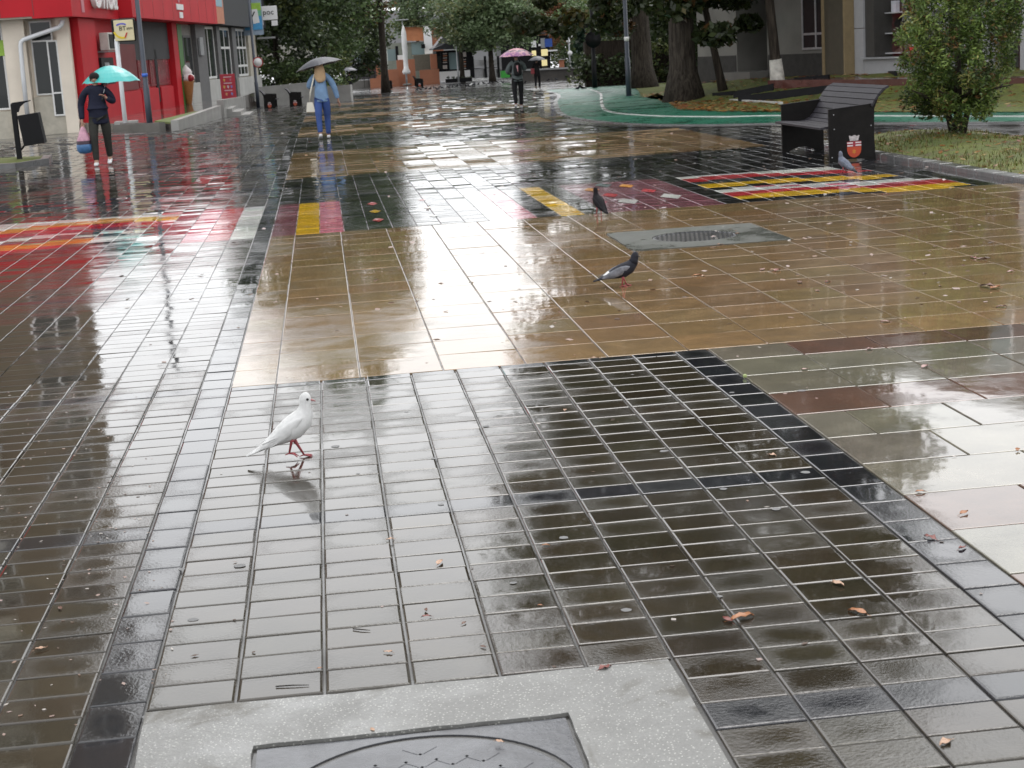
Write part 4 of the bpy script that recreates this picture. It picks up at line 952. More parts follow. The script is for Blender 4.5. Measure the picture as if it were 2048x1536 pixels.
# ---- bench
M_BWOOD = plain('black_stained_wood', (.0075, .0066, .0063), .55, spec=.16, var=.3, scale=9, bump=.2); M_SLAT = plain('wet_dark_slats', (.026, .024, .030), .5, spec=.28, var=.2, scale=12, bump=.1)
M_EMR = plain('emblem_red', (.42, .05, .015), .4); M_EMW = plain('emblem_white', (.62, .55, .55), .4); M_EMD = plain('emblem_crimson', (.26, .012, .03), .4); M_EMY = plain('emblem_gold', (.48, .16, .02), .4); M_EMG = plain('emblem_crown', (.42, .38, .38), .5, var=.3, scale=40)
BY0, BY1 = 19.95, 22.12
bench = empty('bench', (6.56, 21.0, 0), 'black slatted bench with a red coat of arms on its side panel beside the thuja', 'bench', 'black benches with coats of arms')
def side_panel(y0, emblem):
    mb = MB(); pts = [(6.27, .645), (6.27, 0), (6.36, 0), (6.42, .035), (6.50, .06), (6.60, .06), (6.68, .035), (6.75, 0), (6.86, 0), (6.855, .3), (6.85, .69)]
    if emblem: pts = [(6.27, .645), (6.27, 0), (6.40, 0), (6.46, .018), (6.68, .018), (6.74, 0), (6.865, 0), (6.85, .3), (6.855, .69)]
    mb.prism(pts, y0, y0 + .045, 1); o = mb.build('side_panel', M_BWOOD, bench)
    cap = MB(); cap.prism([(6.265, .647), (6.86, .693), (6.86, .699), (6.265, .653)], y0 - .004, y0 + .049, 1); cap.build('armrest_edge', M_SLAT, o)
    if emblem:
        yf = y0 - .001
        sh = [(-.09, .235), (.093, .24), (.093, .13), (.082, .09), (.06, .06), (.025, .04), (.0, .036), (-.025, .04), (-.058, .06), (-.08, .09), (-.09, .13)]
        X = 6.585
        mb = MB(); mb.prism([(X + a, b) for a, b in sh], yf - .003, yf, 1); mb.build('shield', M_EMR, o)
        mb = MB(); mb.prism([(X - .0895, .17), (X + .0925, .174), (X + .0925, .2395), (X - .0895, .2345)], yf - .005, yf - .0032, 1); mb.build('chief', M_EMD, o)
        for a, b, c, d in ((-.089, .210, -.016, .226), (-.089, .176, -.016, .193), (.018, .213, .092, .229), (.018, .179, .092, .196)): 
            mb = MB(); mb.prism([(X + a, b), (X + c, b + .001), (X + c, d + .001), (X + a, d)], yf - .007, yf - .0052, 1); mb.build('white_bar', M_EMW, o)
        mb = MB(); mb.prism([(X - .052, .243), (X + .055, .246), (X + .072, .312), (X + .054, .312), (X + .05, .303), (X + .022, .303), (X + .02, .314), (X - .012, .314), (X - .016, .303), (X - .042, .301), (X - .045, .31), (X - .064, .309)], yf - .004, yf, 1); mb.build('crown', M_EMG, o)
        mb = MB(); mb.prism([(X + .03 * math.cos(t) * (1 if k % 2 else .55), .11 + .035 * math.sin(t) * (1 if k % 2 else .55)) for k, t in enumerate([i * math.pi / 6 for i in range(12)])], yf - .005, yf - .0032, 1); mb.build('gold_star', M_EMY, o)
        for bx, bz in ((6.33, .58), (6.335, .40), (6.30, .05), (6.81, .42)):
            mb = MB(); mb.ball((bx, yf, bz), (.008, .004, .008), 8); mb.build('bolt', M_ALU, o)
    return o
side_panel(BY0, True); side_panel(BY1 - .045, False)
prof = [(6.165, .425), (6.25, .437), (6.335, .432), (6.42, .424), (6.505, .420), (6.585, .428), (6.655, .462), (6.71, .520), (6.755, .590), (6.80, .662), (6.845, .735), (6.895, .805), (6.955, .868), (7.035, .905)]
for i, ((xa, za), (xb, zb)) in enumerate(zip(prof, prof[1:])):
    a = Vector((xa, za)); b = Vector((xb, zb)); t = (b - a).normalized(); nn = Vector((-t.y, t.x)); a2, b2 = a + t * .006, b - t * .006; e = .0 if i > 8 else .05
    if i > 7: b2 = b - t * .004
    q = [a2, b2, b2 - nn * .026, a2 - nn * .026]; mb = MB(); mb.prism([(p.x, p.y) for p in q], BY0 + (.05 if 1 <= i <= 8 else -.03 if i > 8 else .05), BY1 - (.05 if i <= 8 else -.03), 1); mb.build('slat', M_SLAT, bench)
mb = MB(); mb.prism([(6.72, .45), (6.80, .45), (6.93, .76), (7.03, .86), (7.05, .90), (6.98, .86), (6.88, .77)], BY0 + .055, BY0 + .09, 1); mb.build('back_support', M_BWOOD, bench)
mb = MB(); mb.prism([(6.72, .45), (6.80, .45), (6.93, .76), (7.03, .86), (7.05, .90), (6.98, .86), (6.88, .77)], BY1 - .09, BY1 - .055, 1); mb.build('back_support', M_BWOOD, bench)
def bench_at(x, y, label, mirror=True, s=1.0):
    c = copy_tree(bench); p = G(x, y); c.location = (p.x, p.y + 1.0, p.z); c.scale = (-s if mirror else s, s, s); tag(c, label); return c
bench_at(541, 217, 'black bench with red shield just right of the far lamp post'); bench_at(592, 213, 'black bench with red shield left of the walking woman')
bench_at(778, 178, 'small black bench with pale shield at the foot of the straight trunk'); bench_at(840, 174, 'small black bench before the terracotta planters, right of the white parasol')
# ---- litter bin on the left
bp_ = G(41, 326); lb = empty('litter_bin', bp_, 'black litter bin hanging from a curved post on the left edge', 'litter bin', 'black litter bins')
mb = MB(); mb.box((bp_.x - .055, bp_.y - .035, bp_.z - .05), (bp_.x + .045, bp_.y + .035, bp_.z + 1.14), None, .01); mb.build('post', M_BLK, lb)
mb = MB(); x0, z0 = bp_.x - .05, bp_.z; mb.prism([(x0, z0 + 1.14), (x0 + .03, z0 + 1.17), (x0 + .39, z0 + 1.20), (x0 + .38, z0 + 1.185), (x0 + .26, z0 + 1.15), (x0 + .17, z0 + 1.08), (x0 + .13, z0 + .98), (x0 + .09, z0 + .98), (x0 + .06, z0 + 1.05)], bp_.y - .03, bp_.y + .03, 1); mb.build('arm', M_BLK, lb)
mb = MB(Matrix.Translation((bp_.x + .30, bp_.y, bp_.z + .64)) @ Matrix.Rotation(R(-6), 4, 'Y')); mb.box((-.20, -.16, -.30), (.20, .16, .30), None, .012); mb.build('bucket', M_BLK, lb)
mb = MB(); mb.tube([(bp_.x + .04, bp_.y, bp_.z + .25), (bp_.x + .12, bp_.y, bp_.z + .34), (bp_.x + .22, bp_.y, bp_.z + .37)], .02, 6); mb.build('stay', M_BLK, lb)
c = copy_tree(lb); p = G(548, 211); c.location = p; tag(c, 'small black litter bin between the two far black benches')
# grass patch at the foot of the bin
gp = MB(); gp.prism([(-7.6, 31.6), (-5.75, 31.4), (-5.45, 32.3), (-5.6, 33.6), (-7.6, 34.6)], -.02, .075); tag(gp.build('bin_lawn', M_GRASS), kind='structure')
kb = MB(); kb.prism([(-7.6, 31.42), (-5.72, 31.22), (-5.72, 31.4), (-7.6, 31.6)], -.02, .09); tag(kb.build('bin_lawn_kerb', M_KERB), kind='structure')
kb = MB(); kb.prism([(-5.71, 31.22), (-5.28, 32.3), (-5.44, 33.7), (-5.59, 33.6), (-5.44, 32.3), (-5.71, 31.42)], -.02, .088); tag(kb.build('bin_lawn_kerb', M_KERB), kind='structure')
# ---- lamp posts
def lamp(p, label, h=7.2, r=.075, mat=None, head=1):
    e = empty('lamp_post', p, label, 'lamp post', 'lamp posts'); mb = MB(); mb.tube([(p.x, p.y, p.z - .05), (p.x, p.y, p.z + 1.3), (p.x, p.y, p.z + 1.32), (p.x, p.y, p.z + h)], [r * 1.25, r * 1.25, r, r * .75], 12); mb.build('pole', mat or M_DKP, e)
    mb = MB(); mb.box((p.x - .13, p.y - .13, p.z - .02), (p.x + .13, p.y + .13, p.z + .03)); mb.build('base_plate', mat or M_DKP, e)
    hd = MB(); hd.box((p.x - .55, p.y - .12, p.z + h), (p.x + .55, p.y + .12, p.z + h + .09), None, .02); hd.build('lamp_head', M_ALU, e); return e
l1 = lamp(G(301, 262), 'tall dark blue lamp post left, in front of the red shop', 8)
p = l1.location; mb = MB(); mb.tube([(p.x, p.y, p.z + 1.62), (p.x, p.y, p.z + 1.72)], .088, 12); mb.build('blue_band', plain('bright_blue_band', (.05, .15, .6), .4), l1)
l2 = lamp(G(517, 217), 'dark lamp post at the end of the shops before the grey wall', 8)
p = l2.location
mb = MB(); mb.lathe([(.23, 0), (.23, .02)], (0, 0, 0), 20); rsn = mb
rs_M = Matrix.Translation((p.x + .18, p.y - .11, p.z + up_at(p, 125))) @ Matrix.Rotation(R(90), 4, 'X')
mb = MB(rs_M); mb.lathe([(.24, 0), (.24, .015)], (0, 0, 0), 20); sg = mb.build('round_sign', M_WHT, l2)
mb = MB(rs_M); mb.lathe([(.25, .001), (.262, .017), (.215, .019), (.215, .001)], (0, 0, 0), 20, cap=False); mb.build('red_rim', plain('sign_red', (.4, .02, .02), .4), sg)
l3 = lamp(G(1258, 193), 'dark blue lamp post beside the chestnut trunks', 8)
p = l3.location; mb = MB(); z = up_at(p, 82); mb.tube([(p.x, p.y, p.z + z), (p.x, p.y, p.z + z + .14)], .082, 12); mb.build('sticker', M_WHT, l3)
p4_ = G(1190, 176); l4 = lamp(p4_, 'black post with a round sign seen from behind, on the grass tip', 6, .10, M_BLK)
z = up_at(p4_, 79); mb = MB(Matrix.Translation((p4_.x, p4_.y - .12, p4_.z + z)) @ Matrix.Rotation(R(90), 4, 'X') @ Matrix.Rotation(R(0), 4, 'Z')); mb.lathe([(.40, 0), (.40, .03)], (0, 0, 0), 24); mb.build('round_sign', M_BLK, l4)
z = up_at(p4_, 50); mb = MB(); mb.box((p4_.x - .55, p4_.y - .3, p4_.z + z - .12), (p4_.x - .12, p4_.y + .1, p4_.z + z + .18), None, .03); mb.build('camera_box', M_BLK, l4)
pf = at(917, 157, 143); pf.z = zg(143); l5 = lamp(pf, 'slim grey lamp post with flat head in front of the snack kiosk', 5.0, .06, M_ALU)
pf = at(812, 150, 146); pf.z = zg(146); l6 = lamp(pf, 'slim lamp post with flat head beside the closed white parasol', 5.6, .05, M_ALU)
# camera pole with round sign
pc = at(1141, 150, 132); pc.z = zg(132); cp = empty('camera_pole', pc, 'pale pole with white cameras and a round white sign', 'pole')
mb = MB(); mb.tube([(pc.x, pc.y, pc.z), (pc.x, pc.y, pc.z + 3.3)], .06, 8); mb.build('pole', M_ALU, cp)
for dx, dz in ((-.05, 2.95), (.28, 3.3)):
    mb = MB(); mb.ball((pc.x + dx, pc.y - .1, pc.z + dz), (.16, .2, .14), 10); mb.build('camera', M_WHT, cp)
mb = MB(Matrix.Translation((pc.x + .03, pc.y - .1, pc.z + 2.0)) @ Matrix.Rotation(R(90), 4, 'X')); mb.lathe([(.2, 0), (.2, .02)], (0, 0, 0), 16); mb.build('round_sign', M_WHT, cp)
# ---- cash machine sign on its white post
pa = Vector((-6.19, 53.0, .05)); at_ = empty('atm_sign', pa, 'cream square cash machine sign on a white post', 'sign')
mb = MB(); mb.tube([(pa.x, pa.y, pa.z - .6), (pa.x, pa.y, 2.62)], .07, 10); mb.build('post', M_PIPE, at_)
mb = MB(); mb.box((pa.x - .34, pa.y - .03, -.5), (pa.x + .36, pa.y + .5, .08), None, .02); mb.build('concrete_base', M_CONCW, at_)
M_SIGNC = plain('cream_sign_face', (.72, .64, .40), .4, var=.05)
cx_, cz_ = -5.93, 2.86
mb = MB(); mb.box((cx_ - .37, pa.y - .04, cz_ - .34), (cx_ + .36, pa.y + .12, cz_ + .36), None, .05); mb.build('casing', M_BLK, at_)
mb = MB(); mb.box((cx_ - .29, pa.y - .075, cz_ - .31), (cx_ + .31, pa.y - .045, cz_ + .32), None, .03); face = mb.build('face', M_SIGNC, at_)
def on_front(y): return Matrix(((1, 0, 0, 0), (0, 0, -1, y), (0, 1, 0, 0), (0, 0, 0, 1)))
text('lettering', 'BT', .19, Matrix.Translation((cx_ - .03, 0, cz_ + .06)) @ on_front(pa.y - .085), M_BLKT, face, .004)
text('small_lettering', 'atm', .13, Matrix.Translation((cx_ + .19, 0, cz_ + .065)) @ on_front(pa.y - .085), M_BLKT, face, .004)
def arc(name, c, r, a0, a1, w, mat, y):
    mb = MB(); n = 12
    P = [[(c[0] + rr * math.cos(a0 + (a1 - a0) * k / n), y, c[1] + rr * math.sin(a0 + (a1 - a0) * k / n)) for k in range(n + 1)] for rr in (r - w / 2, r + w / 2)]
    a = [mb.pt(q) for q in P[0]]; b = [mb.pt(q) for q in P[1]]; c2 = [mb.pt((q[0], q[1] + .008, q[2])) for q in P[0]]; d2 = [mb.pt((q[0], q[1] + .008, q[2])) for q in P[1]]
    for k in range(n): mb.face([a[k], a[k + 1], b[k + 1], b[k]]); mb.face([c2[k], c2[k + 1], a[k + 1], a[k]]); mb.face([b[k], b[k + 1], d2[k + 1], d2[k]])
    return mb.build(name, mat, face)
arc('blue_arc', (cx_ - .05, cz_ - .06), .27, R(60), R(125), .045, plain('logo_blue', (.10, .10, .55), .4), pa.y - .086)
arc('yellow_arc', (cx_ - .04, cz_ + .04), .26, R(195), R(290), .06, plain('logo_yellow', (.75, .55, .02), .4), pa.y - .086)
mb = MB(); mb.prism([(cx_ + .0, cz_ - .22), (cx_ + .05, cz_ - .22), (cx_ + .12, cz_ - .06), (cx_ + .07, cz_ - .07)], pa.y - .09, pa.y - .078, 1); mb.build('red_stroke', plain('logo_red', (.5, .03, .02), .4), face)
# ---- ice cream cone figure and the red menu board
pi = Vector((-5.72, 73, .02)); ic = empty('ice_cream_cone', pi, 'giant ice cream cone figure with white swirl outside the shop', 'figure')
mb = MB(); mb.lathe([(.10, 0), (.13, .02), (.30, .95), (.33, 1.0), (.28, 1.02)], pi, 18); mb.build('cone', plain('wafer_brown', (.42, .18, .06), .5, var=.15, scale=14), ic)
mb = MB(); mb.lathe([(.30, 1.0), (.36, 1.10), (.33, 1.22), (.24, 1.30), (.27, 1.38), (.20, 1.50), (.10, 1.60), (.02, 1.70)], pi, 18); mb.build('swirl', plain('icing_white', (.72, .66, .66), .4, var=.08), ic)
mb = MB(); mb.ball((pi.x + .2, pi.y - .25, pi.z + 1.12), (.16, .14, .15), 10); mb.build('red_scoop', plain('scoop_red', (.35, .02, .03), .4), ic)
mb = MB(); mb.ball((pi.x - .2, pi.y - .26, pi.z + 1.15), (.16, .12, .17), 10); mb.build('dark_biscuit', plain('biscuit_dark', (.05, .04, .05), .4), ic)
pb = Vector((-4.08, 75, .02)); bo = empty('menu_board', pb, 'red pavement menu board with coloured ice cream pictures', 'sign')
mb = MB(); mb.box((pb.x - .33, pb.y - .02, .12), (pb.x + .33, pb.y + .02, 1.2), None, .01); mb.build('board', plain('menu_red', (.42, .02, .04), .4), bo)
mb = MB(); mb.box((pb.x - .30, pb.y - .2, .0), (pb.x - .26, pb.y + .2, .12)); mb.build('foot', M_ALU, bo); mb = MB(); mb.box((pb.x + .26, pb.y - .2, .0), (pb.x + .30, pb.y + .2, .12)); mb.build('foot', M_ALU, bo)
for j, z in enumerate((1.05, .78, .46)):
    mb = MB(); mb.box((pb.x - .18, pb.y - .026, z), (pb.x + .18, pb.y - .021, z + .045)); mb.build('heading_strip', plain('menu_pink', (.62, .42, .46), .5), bo)
for j, (dx, z, col) in enumerate(((-.15, .92, (.6, .35, .1)), (.12, .92, (.5, .12, .2)), (-.17, .62, (.6, .4, .1)), (.0, .62, (.55, .45, .5)), (.15, .62, (.25, .2, .5)), (-.1, .30, (.6, .3, .15)), (.14, .30, (.2, .25, .55)))):
    mb = MB(); mb.prism([(pb.x + dx - .045, z - .0), (pb.x + dx + .02, z - .06), (pb.x + dx + .055, z + .06), (pb.x + dx - .03, z + .09)], pb.y - .03, pb.y - .021, 1); mb.build('picture', plain('menu_pic_%d' % j, col, .5), bo)
# ---- projecting signs at the end of the shop row
Ms = facade((at(505, 40, 92).x, 92), (1, 0), (0, -1)); sgn = empty('bank_sign', at(505, 50, 92), 'blue and lime projecting sign with white arrow panel', 'sign')
c0 = at(487, 62, 92); c1 = at(521, 2, 92)
part('casing', plain('pale_blue_casing', (.28, .36, .46), .4), sgn, None, ((c0.x, 91.9, c0.z - .25), (c1.x + .02, 92.1, c1.z + 1.2)))
part('blue_field', M_CYAN, sgn, None, ((c0.x + .10, 91.86, c0.z + .02), (c1.x - .02, 91.895, c0.z + .75)))
part('green_field', plain('green_sign', (.16, .45, .25), .4), sgn, None, ((c0.x + .10, 91.86, c0.z + .752), (c1.x - .02, 91.895, c0.z + 1.05)))
part('lime_field', M_LIME, sgn, None, ((c0.x + .10, 91.86, c0.z + 1.052), (c1.x - .02, 91.895, c0.z + 1.45)))
mb = MB(); mb.prism([(c0.x + .50, c0.z + 1.12), (c1.x - .22, c0.z + 1.12), (c1.x - .14, c0.z + .4), (c0.x + .58, c0.z + .34)], 91.84, 91.855, 1); mb.build('white_panel', M_WHT, sgn)
part('dark_stroke', M_BLK, sgn, None, ((c0.x + .46, 91.82, c0.z + .02), (c0.x + .52, 91.838, c0.z + 1.5)))
mb = MB(); mb.prism([(c0.x + .50, c0.z + .72), (c0.x + .56, c0.z + .70), (c0.x + .72, c0.z + .98), (c0.x + .66, c0.z + 1.0)], 91.82, 91.838, 1); mb.build('arrow_stroke', M_BLK, sgn)
c0 = at(520, 41, 95); c1 = at(553, 11, 95); pk = empty('white_sign', (c0.x, 95, c0.z), 'white square sign lettered poc beside the blue sign', 'sign')
part('casing', M_WHT, pk, None, ((c0.x, 94.95, c0.z), (c1.x, 95.1, c1.z)), bev=.02)
text('lettering', 'poc', .42, Matrix.Translation(((c0.x + c1.x) / 2, 0, (c0.z + c1.z) / 2 + .04)) @ on_front(94.94), M_BLKT, pk, .01)
part('under_tag', M_WHT, pk, None, ((c1.x - .36, 94.96, c0.z - .33), (c1.x - .02, 95.06, c0.z - .04))); part('hanger', M_WHT, pk, None, ((c0.x + .1, 94.98, c0.z - .25), (c0.x + .18, 95.04, c0.z)))
part('arm', M_BLK, pk, None, ((c0.x - 2.0, 95.0, c0.z + .3), (c0.x, 95.05, c0.z + .36)))
# ---- low wall, canopy and sheds behind the benches
zz = zg(91)
wallpiece('garden_wall', 'pale low concrete wall behind the two far black benches', (-3.4, 91), (-.2, 91.5), .35, zz - .2, zz + 1.05, zz + 1.15, M_CONCW); wallpiece('garden_wall', 'short pale wall block hidden partly by the walking woman', (.2, 91), (1.75, 90.5), .4, zz - .2, zz + .85, zz + .88, M_CONCW)
wc = empty('white_canopy', Vector((-2.4, 108, zg(108))), 'white sloping canopy glimpsed under the dark tree', 'canopy')
mb = MB(); zc = zg(108); mb.prism([(-4.4, zc + 2.35), (-.3, zc + 2.75), (-.2, zc + 3.3), (-3.0, zc + 3.7), (-4.4, zc + 3.2)], 107, 110, 1); mb.build('roof', plain('canopy_white', (.62, .60, .54), .5, var=.08), wc)
for x in (-4.2, -.5): 
    mb = MB(); mb.tube([(x, 107.4, zc), (x, 107.4, zc + 2.5)], .06, 8); mb.build('post', M_BLK, wc)
# ---- terracotta terrace with glass screens, parasol, chairs (far end)
def bx(x0, x1, y0, y1, D, dep=.3):                        # box whose near face covers the photo rectangle at distance D
    a = at(x0, y1, D); b = at(x1, y0, D); return ((a.x, D, a.z), (b.x, D + dep, b.z))
def PX(name, mat, par, *a, **k): return part(name, mat, par, None, bx(*a, **k))
te = empty('cafe_terrace', at(760, 178, 150), 'terracotta cafe terrace with glass screens at the far end', 'terrace')
zt0 = zg(150)
for (x0, x1, y0, y1, D, nm) in ((755, 768, 125, 178, 149, 'pier'), (776, 797, 138, 182, 147, 'low_wall'), (797, 829, 118, 178, 148, 'planter_wall'), (842, 878, 138, 182, 146.5, 'planter_wall'), (742, 776, 155, 184, 146, 'low_wall'), (862, 873, 108, 138, 148.5, 'pier')): PX(nm, M_BRICK, te, x0, x1, y0, y1, D)
PX('wall', plain('terrace_dark_wall', (.05, .048, .05), .5), te, 708, 756, 128, 160, 150.5); PX('step', M_CONCD, te, 700, 742, 160, 184, 147, dep=1.5); PX('inner_wall', plain('cafe_inner_wall', (.14, .13, .10), .6), te, 829, 870, 108, 142, 150.5)
PX('screen_rail', M_BLK, te, 708, 756, 126, 128, 150.2)
for x0, x1 in ((713, 751), (776, 793)): PX('glass_screen', M_GLASSB, te, x0, x1, 104 if x0 < 750 else 98, 126 if x0 < 750 else 122, 150.3, dep=.05)
for x in (751, 764, 793): PX('screen_post', M_BLK, te, x, x + 3, 92, 128, 150.1, dep=.1)
for i, x in enumerate((732, 744)):
    p = at(x, 150, 146.8); ch = empty('red_chair', (p.x, 146.8, zg(147)), ['left', 'right'][i] + ' of the two dark red chairs behind the terrace rail', 'chair', 'red terrace chairs'); z0 = at(x, 141, 146.8).z
    part('seat', plain('chair_red', (.16, .02, .03), .5), ch, None, ((p.x - .25, 146.6, z0), (p.x + .25, 147.1, z0 + .08)), bev=.02); part('backrest', MATS['chair_red'], ch, None, ((p.x - .26, 147.1, z0), (p.x + .26, 147.18, z0 + .62)), bev=.03)
    for dx in (-.2, .2):
        for dy in (-.18, .26): part('leg', M_BLK, ch, None, ((p.x + dx - .02, 146.8 + dy, zg(147)), (p.x + dx + .02, 146.84 + dy, z0)))
pp = at(814, 160, 146); pp.z = zg(146); pr = empty('parasol', pp, 'tall closed white parasol on the cafe terrace', 'parasol')
zt_, zb_ = at(814, 50, 146).z, at(814, 148, 146).z
mb = MB(); H_ = zt_ - zb_; mb.lathe([(.30, 0), (.36, .05 * H_), (.22, .12 * H_), (.20, .25 * H_), (.24, .55 * H_), (.22, .85 * H_), (.10, .95 * H_), (.02, H_)], (pp.x, pp.y, zb_), 14); mb.build('canopy', plain('parasol_white', (.74, .74, .73), .6, var=.08, scale=3), pr)
mb = MB(); mb.tube([(pp.x, pp.y, pp.z), (pp.x, pp.y, zb_ + .1)], .05, 8); mb.build('pole', M_ALU, pr); mb = MB(); mb.lathe([(.4, 0), (.4, .12), (.1, .16)], pp, 14); mb.build('base', M_CONCD, pr)
# cafe house behind: orange boards, white pillars, grey hall with slate roof
ch_ = empty('cafe_house', at(850, 150, 156), 'cafe house with orange board wall and white pillars', 'building')
for k in range(6): PX('board', M_WOOD, ch_, 806 + k * 9.2, 814.6 + k * 9.2, 54, 82, 156 + .03 * (k % 2))
PX('window_band', M_GLASSB, ch_, 824, 862, 82, 110, 156.4); PX('back_wall', plain('cafe_grey_green', (.22, .24, .20), .6), ch_, 780, 862, 82, 178, 156.6, dep=3)
PX('white_pillar', M_WHT, ch_, 850, 862, 52, 108, 155.6); PX('brick_wall', M_BRICK, ch_, 862, 884, 54, 115, 156); PX('cornice', M_WHT, ch_, 800, 866, 50, 54, 155.5, dep=.6)
PX('brick_window', M_GLASS2, ch_, 872, 880, 60, 74, 155.9, dep=.05); PX('awning', plain('cream_awning', (.5, .42, .28), .6), ch_, 826, 866, 108, 112, 155, dep=1.0)
PX('ball_lamp', M_WHT, ch_, 796, 806, 110, 120, 148.2); PX('black_lamp', M_BLK, ch_, 843, 850, 88, 97, 155.2, dep=.2)
gh = empty('grey_hall', at(850, 150, 230), 'large plain grey hall with slate roof behind the cafe house', 'building')
PX('wall', M_GBLD, gh, 700, 1010, 8, 170, 230, dep=30); a = at(690, 8, 229); b2_ = at(1020, -8, 229)
mb = MB(); mb.prism([(229, a.z), (245, a.z + 6), (262, a.z)], a.x, b2_.x, 0); mb.build('roof', M_ROOF, gh)
for x in (868, 884, 905, 930, 950, 975): PX('window', M_GLASSB, gh, x, x + 11, 40, 58, 229.9, dep=.1)
# ---- snack kiosk
kk = empty('snack_kiosk', at(905, 163, 149), 'black snack kiosk with menu boards and a pitched slate roof', 'kiosk')
PX('body', M_BLK, kk, 876, 944, 98, 160, 149.6, dep=4); PX('counter', M_WHT, kk, 877, 940, 140, 163, 149, dep=.5); PX('serving_window', M_GLASSB, kk, 899, 917, 104, 139, 149.3, dep=.2); PX('side_window', M_GLASS2, kk, 876, 881, 112, 139, 149.35, dep=.1)
l_, r_, t_ = at(866, 100, 149), at(950, 96, 149), at(918, 74, 149)
mb = MB(); mb.prism([(l_.x, l_.z), (r_.x, r_.z), (r_.x, r_.z + .25), (t_.x, t_.z), (l_.x, l_.z + .12)], 148.6, 154, 1); mb.build('roof', M_ROOF, kk)
mb = MB(); q0, q1 = at(868, 99, 148.5), at(895, 72, 148.5); mb.prism([(q0.x, q0.z), (t_.x, t_.z + .02), (t_.x - .9, t_.z + 1.0), (q1.x, q1.z + .3)], 150, 153.8, 1); mb.build('roof_slope', plain('pale_slate', (.18, .18, .19), .4), kk)
M_MENU = plain('menu_black', (.012, .012, .014), .5, spec=.2)
for x0, x1 in ((883, 897), (919, 935)):
    bd = PX('menu_board', M_MENU, kk, x0, x1, 102, 140, 149.2, dep=.1)
    PX('menu_roundel', plain('menu_cream', (.5, .45, .42), .5), bd, x0 + 3, x1 - 3, 130 if x0 < 900 else 104, 138 if x0 < 900 else 114, 149.15, dep=.02)
    for j in range(5): PX('menu_line', MATS['menu_cream'] if j % 2 == 0 else plain('menu_orange', (.5, .22, .12), .5), bd, x0 + 3, x1 - 3, (106 if x0 < 900 else 118) + j * 4.4, (108.4 if x0 < 900 else 120.4) + j * 4.4, 149.15, dep=.02)
bxp = empty('planter_box', at(915, 163, 145), 'long black planter box in front of the snack kiosk', 'planter'); PX('box', M_BLK, bxp, 892, 944, 155, 166, 145, dep=.5)
leaves('plants', bxp, [(at(x, 155, 145.2), .18) for x in (896, 906, 916, 925, 934, 941)], 40, .12, GREEN_D)
# ---- second kiosk with lit windows, blue board, white screens
k2 = empty('lit_kiosk', at(1060, 150, 160), 'dark kiosk with white sign and yellow lit windows', 'kiosk')
PX('body', M_BLK, k2, 1005, 1098, 70, 158, 160, dep=4); PX('sign_bar', M_WHT, k2, 1033, 1058, 84, 88, 159.8, dep=.1); PX('sign_bar', M_WHT, k2, 1036, 1057, 82, 83.4, 159.8, dep=.1); PX('notice', M_WHT, k2, 1063, 1072, 81, 95, 159.8, dep=.1); PX('notice', M_WHT, k2, 1077, 1081, 88, 92, 159.8, dep=.1)
mb = MB(Matrix.Translation(at(1024.5, 87, 159.8)) @ Matrix.Rotation(R(90), 4, 'X')); mb.lathe([(.26, 0), (.26, .06)], (0, 0, 0), 18); mb.build('clock_disc', M_WHT, k2)
for a in ((1064, 1072, 101, 112), (1083, 1095, 98, 112), (1084, 1094, 119, 132)): PX('lit_window', M_LIGHTY, k2, *a, 159.85, dep=.08)
PX('blue_board', M_BLUE, k2, 1090, 1104, 77, 94, 159.7, dep=.1); PX('grey_board', M_ALU, k2, 1082, 1090, 76, 96, 159.75, dep=.1); PX('awning', M_WHT, k2, 1098, 1115, 99, 103, 159.0, dep=1.0); PX('roof', M_ROOF, k2, 1000, 1102, 66, 70, 159.5, dep=5)
ws = empty('white_screen', at(975, 155, 152), 'row of white counter panels under the central tree', 'screen')
for x in (946, 958, 972, 984): PX('panel', plain('screen_panel', (.5, .5, .5), .5), ws, x, x + 11, 138, 156, 152, dep=.1)
PX('rail', M_BLK, ws, 944, 998, 135, 137, 151.9, dep=.1)
for x in (945, 970, 983, 996): PX('post', M_BLK, ws, x, x + 2, 112, 156, 151.8, dep=.1)
PX('top_panel', MATS['screen_panel'], ws, 948, 996, 118, 134, 152.2, dep=.05)
gb = empty('green_bin', at(1011, 156, 136), 'bright green waste container near the kiosk', 'container'); PX('tub', plain('bin_green', (.04, .30, .04), .4), gb, 1003, 1019, 141, 156, 136, dep=.7); PX('lid', M_BLK, gb, 1002, 1020, 138, 141, 136, dep=.8)
# ---- dark low wall, fence
w0, w1 = G(1050, 161), G(1262, 152); d_ = (w1 - w0)
lw = wallpiece('basin_wall', 'long dark low wall with wet white coping in front of the fence', (w0.x, w0.y), (w1.x, w1.y), .5, zg(125) - .3, zg(135) + .78, zg(124) + .78, plain('basin_stone', (.055, .048, .042), .6, var=.45, scale=.8))
cpg = wallpiece('basin_coping', 'wet pale coping on the long dark low wall', (w0.x, w0.y - .06), (w1.x, w1.y - .06), .6, zg(125) + .785, zg(135) + .93, zg(124) + .93, wet('wet_coping', col=(.2, .2, .2), source='col', film=.7, rhi=.15), 'coping')
fe = empty('picket_fence', at(1200, 140, 132), 'brown picket fence with pale top rail beyond the low wall', 'fence'); PX('rail', plain('pale_rail', (.35, .28, .22), .6), fe, 1178, 1226, 113, 115, 132, dep=.1)
for k in range(11): PX('picket', plain('picket_wood', (.22, .14, .09), .7), fe, 1179 + k * 4.4, 1181.4 + k * 4.4, 115, 133, 132.1 , dep=.08)
